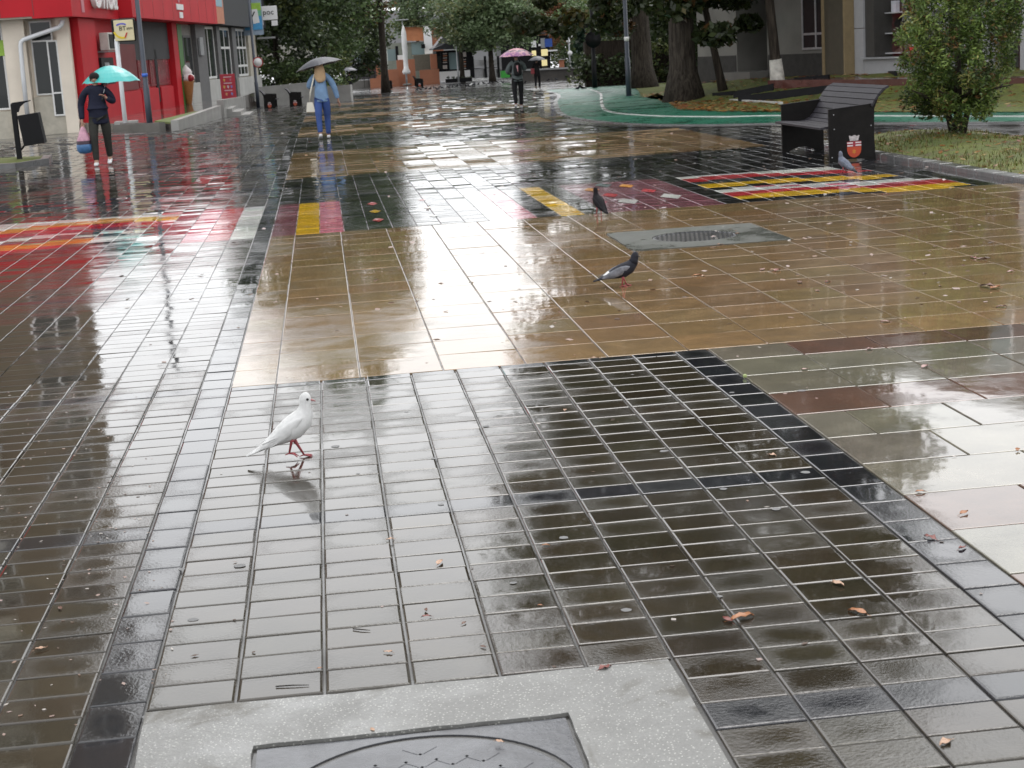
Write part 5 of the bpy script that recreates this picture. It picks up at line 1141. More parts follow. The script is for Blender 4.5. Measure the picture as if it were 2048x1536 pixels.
bpz = empty('brick_pier', at(1124, 145, 133), 'small brick pier with pale cap left of the camera pole', 'pier'); PX('shaft', M_BRICK, bpz, 1120, 1128, 120, 140, 133, dep=.4); PX('cap', M_CONCW, bpz, 1118, 1130, 118, 120, 132.9, dep=.6)
# ---- right lawn: black plank planters, white edging, rack
M_PLK = plain('black_planks', (.009, .009, .010), .6, spec=.15, var=.3)
def plank(pa, pb, h, label, name='planter_board', mat=None, cat='planter', th=.06, grp='black planter boards on the lawn'):
    A, B = GL(*pa), GL(*pb); d = Vector((B.x - A.x, B.y - A.y)); L = d.length; d.normalize(); M = facade((A.x, A.y), d, (d.y, -d.x)); mb = MB(M)
    a = [mb.pt(q) for q in ((0, 0, A.z - .1), (L, 0, B.z - .1), (L, th, B.z - .1), (0, th, A.z - .1), (0, 0, A.z + h), (L, 0, B.z + h), (L, th, B.z + h), (0, th, A.z + h))]
    for q in ((3, 2, 1, 0), (4, 5, 6, 7), (0, 1, 5, 4), (1, 2, 6, 5), (2, 3, 7, 6), (3, 0, 4, 7)): mb.face([a[k] for k in q])
    return tag(mb.build(name, mat or M_PLK, None, origin=A), label, cat, grp)
plank((1478, 203), (1690, 178), .14, 'long black planter board running behind the bench'); plank((1468, 196), (1548, 180), .17, 'black planter board left of the bench, near the chestnut'); plank((1592, 166), (1660, 160), .14, 'black planter board with white streak before the brown pillar'); plank((1428, 193), (1470, 189), .10, 'short black board at the foot of the big chestnut'); plank((1640, 150), (1795, 150), .10, 'low dark board at the edge of the red forecourt')
plank((1466, 201), (1566, 207), .04, 'broken white edging stone on the leafy lawn', 'edging_stone', plain('edging_white', (.45, .45, .43), .5, var=.3, scale=6), 'edging', .10, None)
plank((1400, 177), (1688, 146), .05, 'long white edging line across the lawn to the pillar', 'edging_stone', MATS['edging_white'], 'edging', .14, None)
A = GL(1482, 140); rk = empty('bike_rack', A, 'small black arched bike rack before the porch', 'rack'); mb = MB(); mb.tube([(A.x - .14, A.y, A.z - .05), (A.x - .14, A.y, A.z + .42), (A.x - .10, A.y, A.z + .53), (A.x, A.y, A.z + .57), (A.x + .10, A.y, A.z + .53), (A.x + .14, A.y, A.z + .42), (A.x + .14, A.y, A.z - .05)], .02, 8); mb.build('hoop', M_BLK, rk); mb = MB(); mb.tube([(A.x - .14, A.y, A.z + .4), (A.x + .14, A.y, A.z + .4)], .015, 6); mb.build('crossbar', M_BLK, rk)
A = GL(1408, 158); pnl = empty('notice_board', A, 'tall narrow pale board standing right of the big trunk', 'board'); mb = MB(); mb.box((A.x - .05, A.y, A.z - .05), (A.x + .05, A.y + .08, A.z + 1.05), None, .01); mb.build('board_edge', plain('board_grey', (.28, .28, .28), .6), pnl); mb = MB(); mb.box((A.x + .055, A.y + .02, A.z + .35), (A.x + .62, A.y + .06, A.z + 1.35)); mb.build('panel', plain('board_pale', (.33, .33, .33), .6), pnl); mb = MB(); mb.box((A.x + .56, A.y + .02, A.z - .05), (A.x + .61, A.y + .06, A.z + .345)); mb.build('leg', M_BLK, pnl)
# ================================================================ people, umbrellas, birds, fallen leaves
def skin(name, verts, edges, rad, mat, parent, sub=2, smooth=True):
    """one continuous surface grown round connected joints; rad: radius (or pair) for each joint"""
    me = bpy.data.meshes.new(name + '_joints'); o0 = wloc(parent) if parent is not None else Vector((0, 0, 0))
    me.from_pydata([tuple(Vector(v) - o0) for v in verts], edges, []); o = bpy.data.objects.new(name, me); COL.objects.link(o)
    sk = o.modifiers.new('skin', 'SKIN'); sk.use_smooth_shade = True; sk.branch_smoothing = .6
    for v, r in zip(me.skin_vertices[0].data, rad): v.radius = r if isinstance(r, (tuple, list)) else (r, r)
    me.skin_vertices[0].data[0].use_root = True
    su = o.modifiers.new('sub', 'SUBSURF'); su.levels = sub; su.render_levels = sub
    bpy.context.view_layer.update(); dg = bpy.context.evaluated_depsgraph_get()
    m2 = bpy.data.meshes.new_from_object(o.evaluated_get(dg)); bpy.data.objects.remove(o); m2.name = name
    for p in m2.polygons: p.use_smooth = True
    m2.materials.clear(); return link(name, m2, parent, None, [mat])
M_SKIN = plain('skin', (.36, .21, .15), .5, var=.05)
def person(label, base, h, face, stride, cloth, arms, hair=None, shoes=(.6, .6, .6), group=None, coat_len=.0, wide=1.0):
    """base: ground point; face: heading angle (0 = away from the camera); stride: half step; arms: {'L': (elbow, hand), 'R': ...} as offsets (right, forward, up) from the base"""
    k = h / 1.72; ca, sa = math.cos(face), math.sin(face)
    def P(r, f, u): return Vector((base.x + (r * ca + f * sa) * k, base.y + (-r * sa + f * ca) * k, base.z + u * k))
    root = empty('person', base, label, 'person', group)
    w = wide
    hip = .095 * w; sh = .185 * w
    pel, waist, chest, neck0 = P(0, 0, .93), P(0, 0, 1.08), P(0, .005, 1.30), P(0, .0, 1.46)
    head = P(0, .015, 1.58); headt = P(0, .01, 1.66)
    legs = {}
    for s, sg in (('L', -1), ('R', 1)):
        f = stride * sg; legs[s] = (P(sg * hip, 0, .90), P(sg * hip * 1.0, f * .55 + .02 * abs(stride) / max(abs(stride), 1e-6), .50), P(sg * hip * .95, f - (.04 if f < 0 else 0), .09 + (.05 if f < 0 else 0)), P(sg * hip * .95, f + .10, .035 + (.01 if f < 0 else 0)))
    arm = {}
    for s, sg in (('L', -1), ('R', 1)):
        e, hd = arms[s]; arm[s] = (P(sg * sh, 0, 1.40), P(*e), P(*hd))
    # body: one continuous figure
    V = [pel, waist, chest, neck0, P(0, .008, 1.53), head, headt]; E = [(0, 1), (1, 2), (2, 3), (3, 4), (4, 5), (5, 6)]; Rr = [(.11 * k * w, .085 * k), (.10 * k * w, .075 * k), (.105 * k * w, .08 * k), .055 * k, .052 * k, (.075 * k, .09 * k), (.06 * k, .07 * k)]
    def chain(start, pts, rads):
        i = start
        for p, r in zip(pts, rads): V.append(p); Rr.append(r); E.append((i, len(V) - 1)); i = len(V) - 1
        return i
    hands = {}
    for s in 'LR':
        a0, e, hd = arm[s]; i = chain(2, [a0, e, hd], [.038 * k, .034 * k, .026 * k]); d = (hd - e).normalized(); palm = hd + d * .07 * k; i = chain(i, [palm], [(.034 * k, .018 * k)]); hands[s] = palm
        side = d.cross(Vector((0, 0, 1))); side = side.normalized() if side.length > .1 else Vector((1, 0, 0))
        for q, L_ in ((-.027, .06), (-.009, .075), (.009, .07), (.027, .055)): chain(i, [palm + d * .03 * k + side * q * k, palm + d * (.03 + L_ * .6) * k + side * q * k + Vector((0, 0, -.008)), palm + d * (.03 + L_) * k + side * q * k + Vector((0, 0, -.022))], [.010 * k, .009 * k, .007 * k])
        chain(i, [palm - d * .01 * k + side * (-.04) * k, palm + d * .02 * k + side * (-.055) * k], [.011 * k, .009 * k])
        lg = legs[s]; chain(0, list(lg), [.085 * k, .058 * k, .042 * k, .035 * k])
    body = skin('body', V, E, Rr, M_SKIN, root)
    # face
    fw = Vector((sa, ca, 0)); rt = Vector((ca, -sa, 0))
    mb = MB(); mb.ball(head + fw * .085 * k + Vector((0, 0, -.005 * k)), (.014 * k, .018 * k, .02 * k), 8); mb.build('nose', M_SKIN, root)
    for q in (-.032, .032):
        mb = MB(); mb.ball(head + fw * .072 * k + rt * q * k + Vector((0, 0, .02 * k)), .008 * k, 8); mb.build('eye', plain('eye_dark', (.02, .015, .012), .3), root)
        mb = MB(); mb.ball(head + rt * q * 2.5 * k, (.012 * k, .02 * k, .03 * k), 8); mb.build('ear', M_SKIN, root)
    mb = MB(); mb.ball(head + fw * .078 * k + Vector((0, 0, -.048 * k)), (.024 * k, .008 * k, .006 * k), 8); mb.build('mouth', plain('lip', (.25, .09, .08), .4), root)
    # clothes
    tm, lm = cloth['top'], cloth['legs']
    hem = .86 - coat_len
    V, E, Rr = [P(0, 0, 1.20), chest, P(0, .0, 1.44)], [(0, 1), (1, 2)], [(.160 * k * w, .130 * k), (.185 * k * w, .140 * k), (.10 * k, .085 * k)]
    for s in 'LR': a0, e, hd = arm[s]; chain(1, [a0 + Vector((0, 0, .01 * k)), a0.lerp(e, .5), e, e.lerp(hd, .55), hd], [.095 * k, .080 * k, .068 * k, .060 * k, .054 * k])
    low = [P(0, 0, 1.05), P(0, 0, .95), P(0, 0, hem), P(0, 0, hem - .05)]; chain(0, low, [(.160 * k * w, .132 * k), (.172 * k * w, .142 * k), (.178 * k * w, .148 * k), (.176 * k * w, .146 * k)])
    skin('jacket', V, E, Rr, tm, root)
    V, E, Rr = [P(0, 0, 1.0)], [], [(.145 * k * w, .112 * k)]
    for s, sg in (('L', -1), ('R', 1)):
        lg = legs[s]; chain(0, [P(sg * hip * .85, 0, .86), lg[0].lerp(lg[1], .5), lg[1], lg[1].lerp(lg[2], .5), lg[2]], [.105 * k, .098 * k, .078 * k, .068 * k, .060 * k])
    skin('trousers', V, E, Rr, lm, root)
    ms = plain('shoe_%d' % int(shoes[0] * 100), shoes, .5)
    for s in 'LR':
        lg = legs[s]; heel = lg[2] + Vector((0, 0, -.045 * k)) - fw * .04 * k; skin('shoe', [heel, lg[2] + Vector((0, 0, -.035 * k)) + fw * .02 * k, lg[3] + fw * .02 * k, lg[3] + fw * .08 * k], [(0, 1), (1, 2), (2, 3)], [(.042 * k, .042 * k), (.046 * k, .048 * k), (.044 * k, .034 * k), (.036 * k, .026 * k)], ms, root)
    if hair:
        hm, style = hair; mb = MB()
        up = head + Vector((0, 0, .045 * k)) - fw * .018 * k
        mb.ball(up, (.094 * k, .098 * k, .088 * k), 14); mb.build('hair', hm, root)
        if style == 'long': skin('long_hair', [up, head - fw * .07 * k, P(0, -.10, 1.46), P(.01, -.13, 1.34), P(.015, -.13, 1.25)], [(0, 1), (1, 2), (2, 3), (3, 4)], [(.10 * k, .09 * k), (.12 * k, .09 * k), (.14 * k, .075 * k), (.135 * k, .06 * k), (.08 * k, .04 * k)], hm, root)
    return root, P, hands
def umbrella(label, hand, top, radius, drop, mat, n=8, tilt=(0, 0), group='open umbrellas', pattern=None):
    e = empty('umbrella', hand, label, 'umbrella', group)
    up = Vector((tilt[0], tilt[1], 1)).normalized(); u = up.cross(Vector((0, 1, .01))).normalized(); v = up.cross(u)
    mb = MB(); seg = 4; m = n * seg; rows = []
    for j in range(7):
        t = j / 6; rr = []
        for k in range(m):
            a = 2 * math.pi * k / m; q = abs((k % seg) / seg - .5) * 2; sc = 1 - (1 - q) * .07 * t; z = -drop * (t ** 1.9) * (1 + 0 * q) + (1 - q) * .05 * drop * t
            rr.append(top + (u * math.cos(a) + v * math.sin(a)) * radius * t * sc + up * z)
        rows.append(rr)
    c0 = mb.pt(top); prev = None
    for j in range(1, 7):
        ids = [mb.pt(p) for p in rows[j]]
        for k in range(m):
            l = (k + 1) % m; col = pattern(j, k) if pattern else None
            if prev is None: mb.face([c0, ids[k], ids[l]], col, False)
            else: mb.face([prev[k], prev[l], ids[l], ids[k]], col, False)
        prev = ids
    cn = mb.build('canopy', mat, e, flip=False)
    ax = (top - hand).normalized(); mb = MB(); mb.tube([hand - ax * .10, top + up * .03], .006, 6); mb.build('shaft', M_ALU, e)
    mb = MB(); mb.tube([hand - ax * .12, hand + ax * .06], .016, 8); mb.build('handle', M_BLK, e)
    for k in range(n):
        a = 2 * math.pi * k / n; mb = MB(); d = u * math.cos(a) + v * math.sin(a); mb.tube([top + d * radius * t - up * (drop * t ** 1.9 + .012) for t in (.05, .4, .7, 1.0)], .004, 4); mb.build('rib', M_ALU, e)
    return e
def cloth(name, col, var=.25, rough=.8): return plain(name, col, rough, spec=.25, var=var, scale=3.2, bump=.9)
PI = math.pi
# the man with the turquoise umbrella, walking towards the camera
mb_ = G(208, 331); man_, P, H = person('person in navy jumper and grey trousers walking forward under a turquoise umbrella', mb_, 1.66, PI, .16, {'top': cloth('navy_jumper', (.012, .014, .030)), 'legs': cloth('dark_grey_trousers', (.030, .030, .026))}, {'L': ((-.31, .03, 1.14), (-.19, .15, 1.24)), 'R': ((.30, -.02, 1.14), (.30, .06, .86))}, (cloth('black_hair', (.012, .010, .010)), 'short'), (.72, .72, .72), wide=1.15, coat_len=.06)
M_TEAL = plain('turquoise_nylon', (.05, .42, .40), .35, var=.06, coat=.3)
hd = H['L']; umbrella('bright turquoise umbrella held over the person in navy', hd, Vector((at(219, 133, mb_.y + .34).x, mb_.y + .34, at(219, 131, mb_.y + .34).z)), .52, .30, M_TEAL)
# carrier bag in the right hand
bb = H['R'] + Vector((0, 0, -.03)); bg_ = empty('carrier_bag', bb, 'pink and blue plastic carrier bag in the hand of the person in navy', 'bag')
mb = MB(); mb.lathe([(.03, -.02), (.07, -.12), (.12, -.24), (.13, -.30), (.10, -.30)], bb, 12); mb.build('pink_top', plain('bag_pink', (.50, .26, .34), .4, var=.3, scale=12), bg_)
mb = MB(); mb.lathe([(.125, -.29), (.145, -.36), (.14, -.44), (.10, -.49), (.02, -.50)], bb, 12); mb.build('blue_bottom', plain('bag_blue', (.05, .14, .30), .4, var=.3, scale=12), bg_)
mb = MB(); mb.lathe([(.128, -.27), (.14, -.31), (.135, -.35)], bb, 12, cap=False); mb.build('dark_contents', plain('bag_dark', (.04, .02, .035), .5), bg_)
# the woman in denim, seen from behind
wb = G(650, 278); wo_, P, H = person('person in pale denim jacket and blue jeans walking away under a black umbrella', wb, 1.60, 0, .17, {'top': cloth('pale_denim', (.17, .27, .42)), 'legs': cloth('blue_jeans', (.045, .085, .25))}, {'L': ((-.27, .06, 1.16), (-.12, .20, 1.28)), 'R': ((.30, -.02, 1.14), (.36, .03, .88))}, (cloth('blond_hair', (.50, .34, .20)), 'long'), (.66, .66, .66))
M_BLKN = plain('black_nylon', (.035, .037, .048), .45, var=.1)
umbrella('dark grey umbrella tilted over the person in denim', H['L'], Vector((at(634, 116, wb.y).x, wb.y + .12, at(634, 116, wb.y).z)), .50, .17, M_BLKN, tilt=(-.20, .05))
hb_ = P(-.26, -.02, .80); hbg = empty('handbag', hb_, 'small white shoulder bag on the left hip of the person in denim', 'bag')
M_WBAG = plain('white_leather', (.66, .63, .54), .4, var=.08)
mb = MB(); mb.prism([(hb_.x - .10, hb_.z - .16), (hb_.x + .09, hb_.z - .17), (hb_.x + .05, hb_.z + .03), (hb_.x - .07, hb_.z + .03)], hb_.y - .05, hb_.y + .05, 1); mb.build('pouch', M_WBAG, hbg)
q = [P(-.27, -.06, .84), P(-.24, -.13, 1.05), P(-.17, -.145, 1.28), P(-.12, -.09, 1.44), P(-.12, .05, 1.44)]; mb = MB(); mb.tube(q, .016, 6); mb.build('strap', M_WBAG, hbg)
# pink umbrella with backpack
pb_ = G(1038, 217); pk_, P, H = person('person with black backpack and grey hoodie walking away under a pink umbrella', pb_, 1.66, 0, .10, {'top': cloth('grey_hoodie', (.11, .13, .13)), 'legs': cloth('black_trousers', (.010, .010, .011))}, {'L': ((-.30, .06, 1.12), (-.20, .22, 1.08)), 'R': ((.27, .10, 1.16), (.12, .22, 1.26))}, (cloth('dark_hair', (.02, .014, .012)), 'short'), (.55, .55, .55), wide=1.1)
m, nt, b = nodes('pink_floral_nylon'); a = N(nt, 'ShaderNodeVertexColor'); a.layer_name = 'Col'; tc = N(nt, 'ShaderNodeTexCoord').outputs['Object']; nt.links.new(mixcol(nt, rng(nt, noise(nt, tc, 9, 3), .5, .56, 0, .8), a.outputs['Color'], (.62, .32, .36)), b.inputs['Base Color']); b.inputs['Roughness'].default_value = .45; M_FLOR = m
def pinkpat(j, k):
    q = (k % 4) / 4
    return (.05, .03, .06) if (j in (4,) or (k // 4) % 4 == 3 and j > 3) else ((.45, .14, .20) if j < 4 else (.28, .10, .26))
umbrella('pink and purple patterned umbrella', H['R'], Vector((pb_.x + .03, pb_.y + .05, at(1035, 96, pb_.y).z)), .53, .24, M_FLOR, pattern=pinkpat)
bc = P(0, -.19, 1.20); bk = empty('backpack', P(0, -.15, .95), 'black backpack with a pale pink tag on the person under the pink umbrella', 'backpack')
skin('sack', [P(0, -.19, .98), P(0, -.20, 1.12), P(0, -.18, 1.30), P(0, -.15, 1.42)], [(0, 1), (1, 2), (2, 3)], [(.12, .08), (.145, .10), (.125, .085), (.07, .04)], cloth('backpack_black', (.012, .012, .013)), bk)
mb = MB(); mb.prism([(bc.x - .05, bc.z + .10), (bc.x + .01, bc.z + .12), (bc.x - .0, bc.z - .10)], bc.y - .125, bc.y - .105, 1); mb.build('tag', plain('tag_pink', (.50, .24, .26), .5), bk)
for s in (-1, 1): mb = MB(); mb.tube([P(s * .09, -.10, 1.44), P(s * .11, .0, 1.47), P(s * .12, .12, 1.36)], .022, 6); mb.build('strap', MATS['backpack_black'], bk)
# two far walkers
db = G(1076, 178); dk_, P, H = person('distant person in black with a red shoulder bag under a black umbrella', db, 1.66, .3, .12, {'top': cloth('black_coat', (.014, .013, .014)), 'legs': cloth('black_trousers', (.010, .010, .011))}, {'L': ((-.28, .02, 1.14), (-.26, .08, .9)), 'R': ((.26, .10, 1.16), (.12, .2, 1.25))}, (MATS['dark_hair'], 'short'), (.03, .03, .03), coat_len=.1)
umbrella('small black umbrella of the distant person in black', H['R'], Vector((db.x + .05, db.y, at(1079, 112, db.y).z)), .50, .22, M_BLKN)
rb_ = P(-.24, -.10, 1.0); o = part('shoulder_bag', plain('bag_red', (.30, .05, .06), .5), None, None, ((rb_.x - .10, rb_.y - .08, rb_.z - .14), (rb_.x + .10, rb_.y + .04, rb_.z + .16)), bev=.03); o.data.transform(Matrix.Translation(-rb_)); o.location = rb_; tag(o, 'red shoulder bag carried by the distant person in black', 'bag')
fb = G(702, 188); fr_, P, H = person('distant person in a long dark coat under a grey umbrella beside the hedge', fb, 1.66, 0, .12, {'top': cloth('dark_coat', (.022, .022, .026)), 'legs': MATS['black_trousers']}, {'L': ((-.28, .02, 1.14), (-.30, .05, .9)), 'R': ((.26, .10, 1.16), (.10, .2, 1.25))}, (MATS['dark_hair'], 'short'), (.2, .2, .2), coat_len=.30, wide=1.15)
umbrella('grey umbrella of the distant person in the long coat', H['R'], Vector((fb.x + .02, fb.y, at(706, 134, fb.y).z)), .62, .25, plain('grey_nylon', (.12, .12, .15), .4))
# ---------------------------------------------------------------- pigeons
M_PW = plain('white_feathers', (.72, .72, .71), .7, spec=.2, var=.10, scale=45, bump=.6); M_PG = plain('grey_feathers', (.15, .155, .175), .6, spec=.2, var=.35, scale=35); M_PD = plain('dark_feathers', (.016, .017, .024), .65, spec=.2, var=.3, scale=40); M_PB = plain('black_feathers', (.009, .008, .010), .7, spec=.15, var=.3, scale=40); M_PBL = plain('bluegrey_feathers', (.085, .10, .14), .5, var=.3, scale=35); M_FOOT = plain('pink_feet', (.32, .06, .07), .5); M_BEAK = plain('pink_beak', (.36, .15, .15), .4); M_EYE = plain('bird_eye', (.01, .008, .008), .2); M_BEAKD = plain('dark_beak', (.03, .03, .03), .4)
UP = [(-.185, .030, .016, .0035), (-.15, .044, .024, .006), (-.115, .060, .027, .012), (-.075, .082, .032, .025), (-.035, .104, .044, .040), (.008, .128, .052, .050), (.044, .157, .046, .046), (.060, .188, .0295, .033), (.062, .214, .0205, .0225), (.063, .233, .0225, .0245), (.067, .250, .0195, .0205), (.070, .261, .011, .011), (.071, .265, .002, .002)]
LV_ = [(-.20, .075, .016, .0035), (-.165, .085, .024, .006), (-.125, .096, .028, .012), (-.085, .108, .034, .026), (-.04, .120, .046, .040), (.008, .134, .053, .050), (.050, .152, .046, .045), (.078, .178, .032, .034), (.090, .203, .024, .026), (.094, .222, .0225, .0245), (.100, .238, .0195, .0205), (.104, .249, .011, .011), (.106, .253, .002, .002)]
LV = [(x, z - .026, a, b) for x, z, a, b in LV_]
def pigeon(label, base, heading, st, body_m, wing_m, head_m=None, s=1.0, beak_m=None, step=.02, group='pigeons on the plaza', tail_m=None, name='pigeon', rump=None):
    e = empty(name, base, label, 'pigeon', group); M = Matrix.Translation(base) @ Matrix.Rotation(heading, 4, 'Z') @ Matrix.Scale(s, 4)
    def ringset(S):
        rs = []
        for i, (x, z, a, b) in enumerate(S):
            x0, z0 = S[max(i - 1, 0)][:2]; x1, z1 = S[min(i + 1, len(S) - 1)][:2]; t = Vector((x1 - x0, z1 - z0)).normalized(); nx, nz = -t.y, t.x
            rs.append([(x + nx * b * math.sin(q), a * math.cos(q), z + nz * b * math.sin(q)) for q in [2 * PI * k / 16 for k in range(16)]])
        return rs
    mb = MB(M); mb.rings(ringset(st)); o = mb.build('body', body_m, e)
    if head_m:
        mb = MB(M); S = [(x, z, a * 1.03 + .0008, b * 1.03 + .0008) for x, z, a, b in st[7:]]; mb.rings(ringset(S)); mb.build('head', head_m, e)
    if tail_m:
        mb = MB(M); S = [(x, z, a * 1.06 + .001, b * 1.1 + .001) for x, z, a, b in st[:3]]; mb.rings(ringset(S)); mb.build('tail', tail_m, e)
    if rump:
        mb = MB(M); S = [(x, z + .004, a * 1.02, b * 1.06) for x, z, a, b in st[2:4]]; mb.rings(ringset(S)); mb.build('rump_patch', rump, e)
    hx, hz = st[9][0], st[9][1]
    for sg in (-1, 1):
        mb = MB(M); W = []                                        # folded wing hugging the flank
        for i, (t, w) in enumerate(((0, .004), (.12, .016), (.3, .024), (.5, .024), (.7, .018), (.88, .010), (1, .003))):
            x = .045 * (1 - t) + (st[0][0] + .055) * t; j = [q for q in range(len(st) - 1) if st[q][0] <= x <= st[q + 1][0]]; q = j[0] if j else 0; f = (x - st[q][0]) / max(1e-6, st[q + 1][0] - st[q][0]); z = st[q][1] * (1 - f) + st[q + 1][1] * f; a = st[q][2] * (1 - f) + st[q + 1][2] * f; b = st[q][3] * (1 - f) + st[q + 1][3] * f
            cy = sg * (a * .86); cz = z + b * .22; W.append([(x, cy + sg * .010 * math.cos(p), cz + w * 1.25 * math.sin(p)) for p in [2 * PI * k / 10 for k in range(10)]])
        mb.rings(W); wg = mb.build('wing', wing_m, e)
        for i in range(4):                                        # flight feathers reaching past the wing
            x0, z0, y0 = -.02 - .012 * i, st[4][1] + .012 - .012 * i, sg * (.040 - .002 * i); x1 = st[1][0] + .012 * i; z1 = st[1][1] + .018 - .006 * i
            mb = MB(M); mb.tube([(x0, y0, z0), ((x0 + x1) / 2, y0 * .82, (z0 + z1) / 2 + .002), (x1, sg * .014, z1)], [.008, .0075, .0015], 6, flat=.35); mb.build('flight_feather', wing_m, wg)
        mb = MB(M); mb.ball((hx + .010, sg * .0205, hz + .006), (.0055, .003, .0055), 8); mb.build('eye', M_EYE, e)
        fx = .012 + sg * step; lift = .022 if (sg < 0 and step > .025) else 0
        hipz = .085 if st is UP else .070
        mb = MB(M); mb.tube([(.0, sg * .020, hipz), (.004 + (fx - .004) * .4, sg * .021, .052 + lift), (fx, sg * .022, .010 + lift)], [.013, .0058, .0038], 8)
        for a in (-.55, 0, .55): mb.tube([(fx, sg * .022, .007 + lift), (fx + .020 * math.cos(a), sg * .022 + .020 * math.sin(a), .005 + lift), (fx + .036 * math.cos(a), sg * .022 + .036 * math.sin(a), .002 + lift * .6)], [.0036, .0032, .0016], 6)
        mb.tube([(fx, sg * .022, .007 + lift), (fx - .018, sg * .022, .002 + lift)], [.0032, .0015], 6); mb.build('leg', M_FOOT, e)
    mb = MB(M); bx_ = hx + .021; mb.tube([(bx_ - .004, 0, hz + .001), (bx_ + .010, 0, hz - .003), (bx_ + .021, 0, hz - .008)], [.0075, .0055, .0015], 8, flat=.8); mb.build('beak', beak_m or M_BEAK, e)
    return e
pigeon('pure white dove walking across the grey pavers', G(588, 918) + Vector((0, 0, .001)), R(2), UP, M_PW, M_PW, s=1.07, step=.028, name='white_dove')
pigeon('grey chequered pigeon walking on the tan tiles before the drain', G(1245, 573) + Vector((0, 0, .001)), R(4), LV, M_PD, M_PG, M_PD, 1.02, M_BEAKD, rump=M_PW)
pigeon('black pigeon standing on the yellow and purple painted strip edge', G(1199, 431) + Vector((0, 0, .001)), R(104), UP, M_PB, M_PB, s=1.02, beak_m=M_BEAKD, step=.004)
pigeon('bluish grey pigeon on the painted stripes below the bench', G(1690, 349) + Vector((0, 0, .001)), R(118), UP, M_PBL, M_PBL, s=1.0, beak_m=M_BEAKD, step=.006, tail_m=M_PD)
# the far flock: each bird its own object
fm = {}
for nm, mt in (('dark', M_PB), ('grey', M_PD), ('white', M_PW)):
    mb = MB(); rs = []
    for i, (x, z, a, b) in enumerate(LV):
        z -= .008; x0, z0 = LV[max(i - 1, 0)][:2]; x1, z1 = LV[min(i + 1, 12)][:2]; t = Vector((x1 - x0, z1 - z0)).normalized(); rs.append([(x - t.y * b * math.sin(q), a * math.cos(q), z + t.x * b * math.sin(q)) for q in [2 * PI * k / 8 for k in range(8)]])
    mb.rings(rs)
    for sg in (-1, 1): mb.tube([(.01, sg * .02, .07), (.012, sg * .02, 0)], .006, 5)
    me = mb.mesh('flock_pigeon'); me.materials.append(mt); fm[nm] = me
rp = random.Random(3)
flock = [(815, 180), (835, 181), (842, 182), (852, 180), (860, 180), (868, 178), (878, 179), (884, 178), (890, 177), (898, 178), (905, 176), (914, 175), (922, 174), (932, 174), (942, 172), (948, 172), (957, 171), (968, 169), (978, 169), (985, 167), (995, 167), (1005, 167), (1050, 168), (1096, 163), (1104, 162), (1113, 161), (1156, 181), (1165, 180), (846, 178), (874, 181), (900, 174), (938, 175)]
for i, (x, y) in enumerate(flock):
    nm = 'white' if i in (0, 14, 8) else rp.choice(['dark', 'dark', 'grey']); o = link('pigeon', fm[nm], None, G(x, y)); o.rotation_euler = (0, 0, rp.uniform(0, 6.28)); o.scale = (1.15,) * 3
    tag(o, ({0: 'leftmost white pigeon at the edge of the dark flock', 8: 'middle white pigeon among the dark flock far across the plaza', 14: 'rightmost white pigeon among the dark flock before the kiosk'}[i] if nm == 'white' else 'dark pigeon in the flock resting far across the wet plaza'), 'pigeon', 'white birds of the far flock' if nm == 'white' else 'dark birds of the far flock')
# ---------------------------------------------------------------- fallen leaves one can pick out
def leaf_mesh(seed):
    g = random.Random(seed); mb = MB(); n = 7; L = []; Rr_ = []; Cc = []
    for i in range(n):
        t = i / (n - 1); w = .22 * math.sin(PI * t ** .8) * (1 + .15 * math.sin(9 * t + seed)); z = .10 * math.sin(PI * t) * g.uniform(.4, 1.2) + .22 * (t - .5) ** 2 * (1 if seed % 2 else -.2) + .03
        L.append(mb.pt((t - .5, w, z + .10 * g.random()))); Rr_.append(mb.pt((t - .5, -w, z + .12 * g.random()))); Cc.append(mb.pt((t - .5, 0, z - .02)))
    for i in range(n - 1): mb.face([L[i], L[i + 1], Cc[i + 1], Cc[i]], None, True); mb.face([Cc[i], Cc[i + 1], Rr_[i + 1], Rr_[i]], None, True)
    mb.tube([(-.5, 0, .02), (-.75, .05, .01)], [.02, .01], 4); zmin = min(v.z for v in mb.v)
    for v in mb.v: v.z -= zmin
    return mb.mesh('fallen_leaf', flip=False)
LM = [leaf_mesh(i) for i in range(6)]
for me_ in LM: me_.materials.append(M_LEAF)
def lm_(name, c): return plain('leaf_' + name, c, .45, var=.3, scale=20)
LMAT = {'brown': lm_('brown', (.10, .035, .015)), 'orange': lm_('orange', (.30, .11, .03)), 'pale': lm_('pale', (.42, .26, .17)), 'red': lm_('red', (.16, .03, .02)), 'pink': lm_('pink', (.36, .22, .20))}
LD = {'brown': 'curled dark brown leaf', 'orange': 'orange brown leaf', 'pale': 'pale buff leaf', 'red': 'dark red leaf', 'pink': 'pinkish grey leaf'}
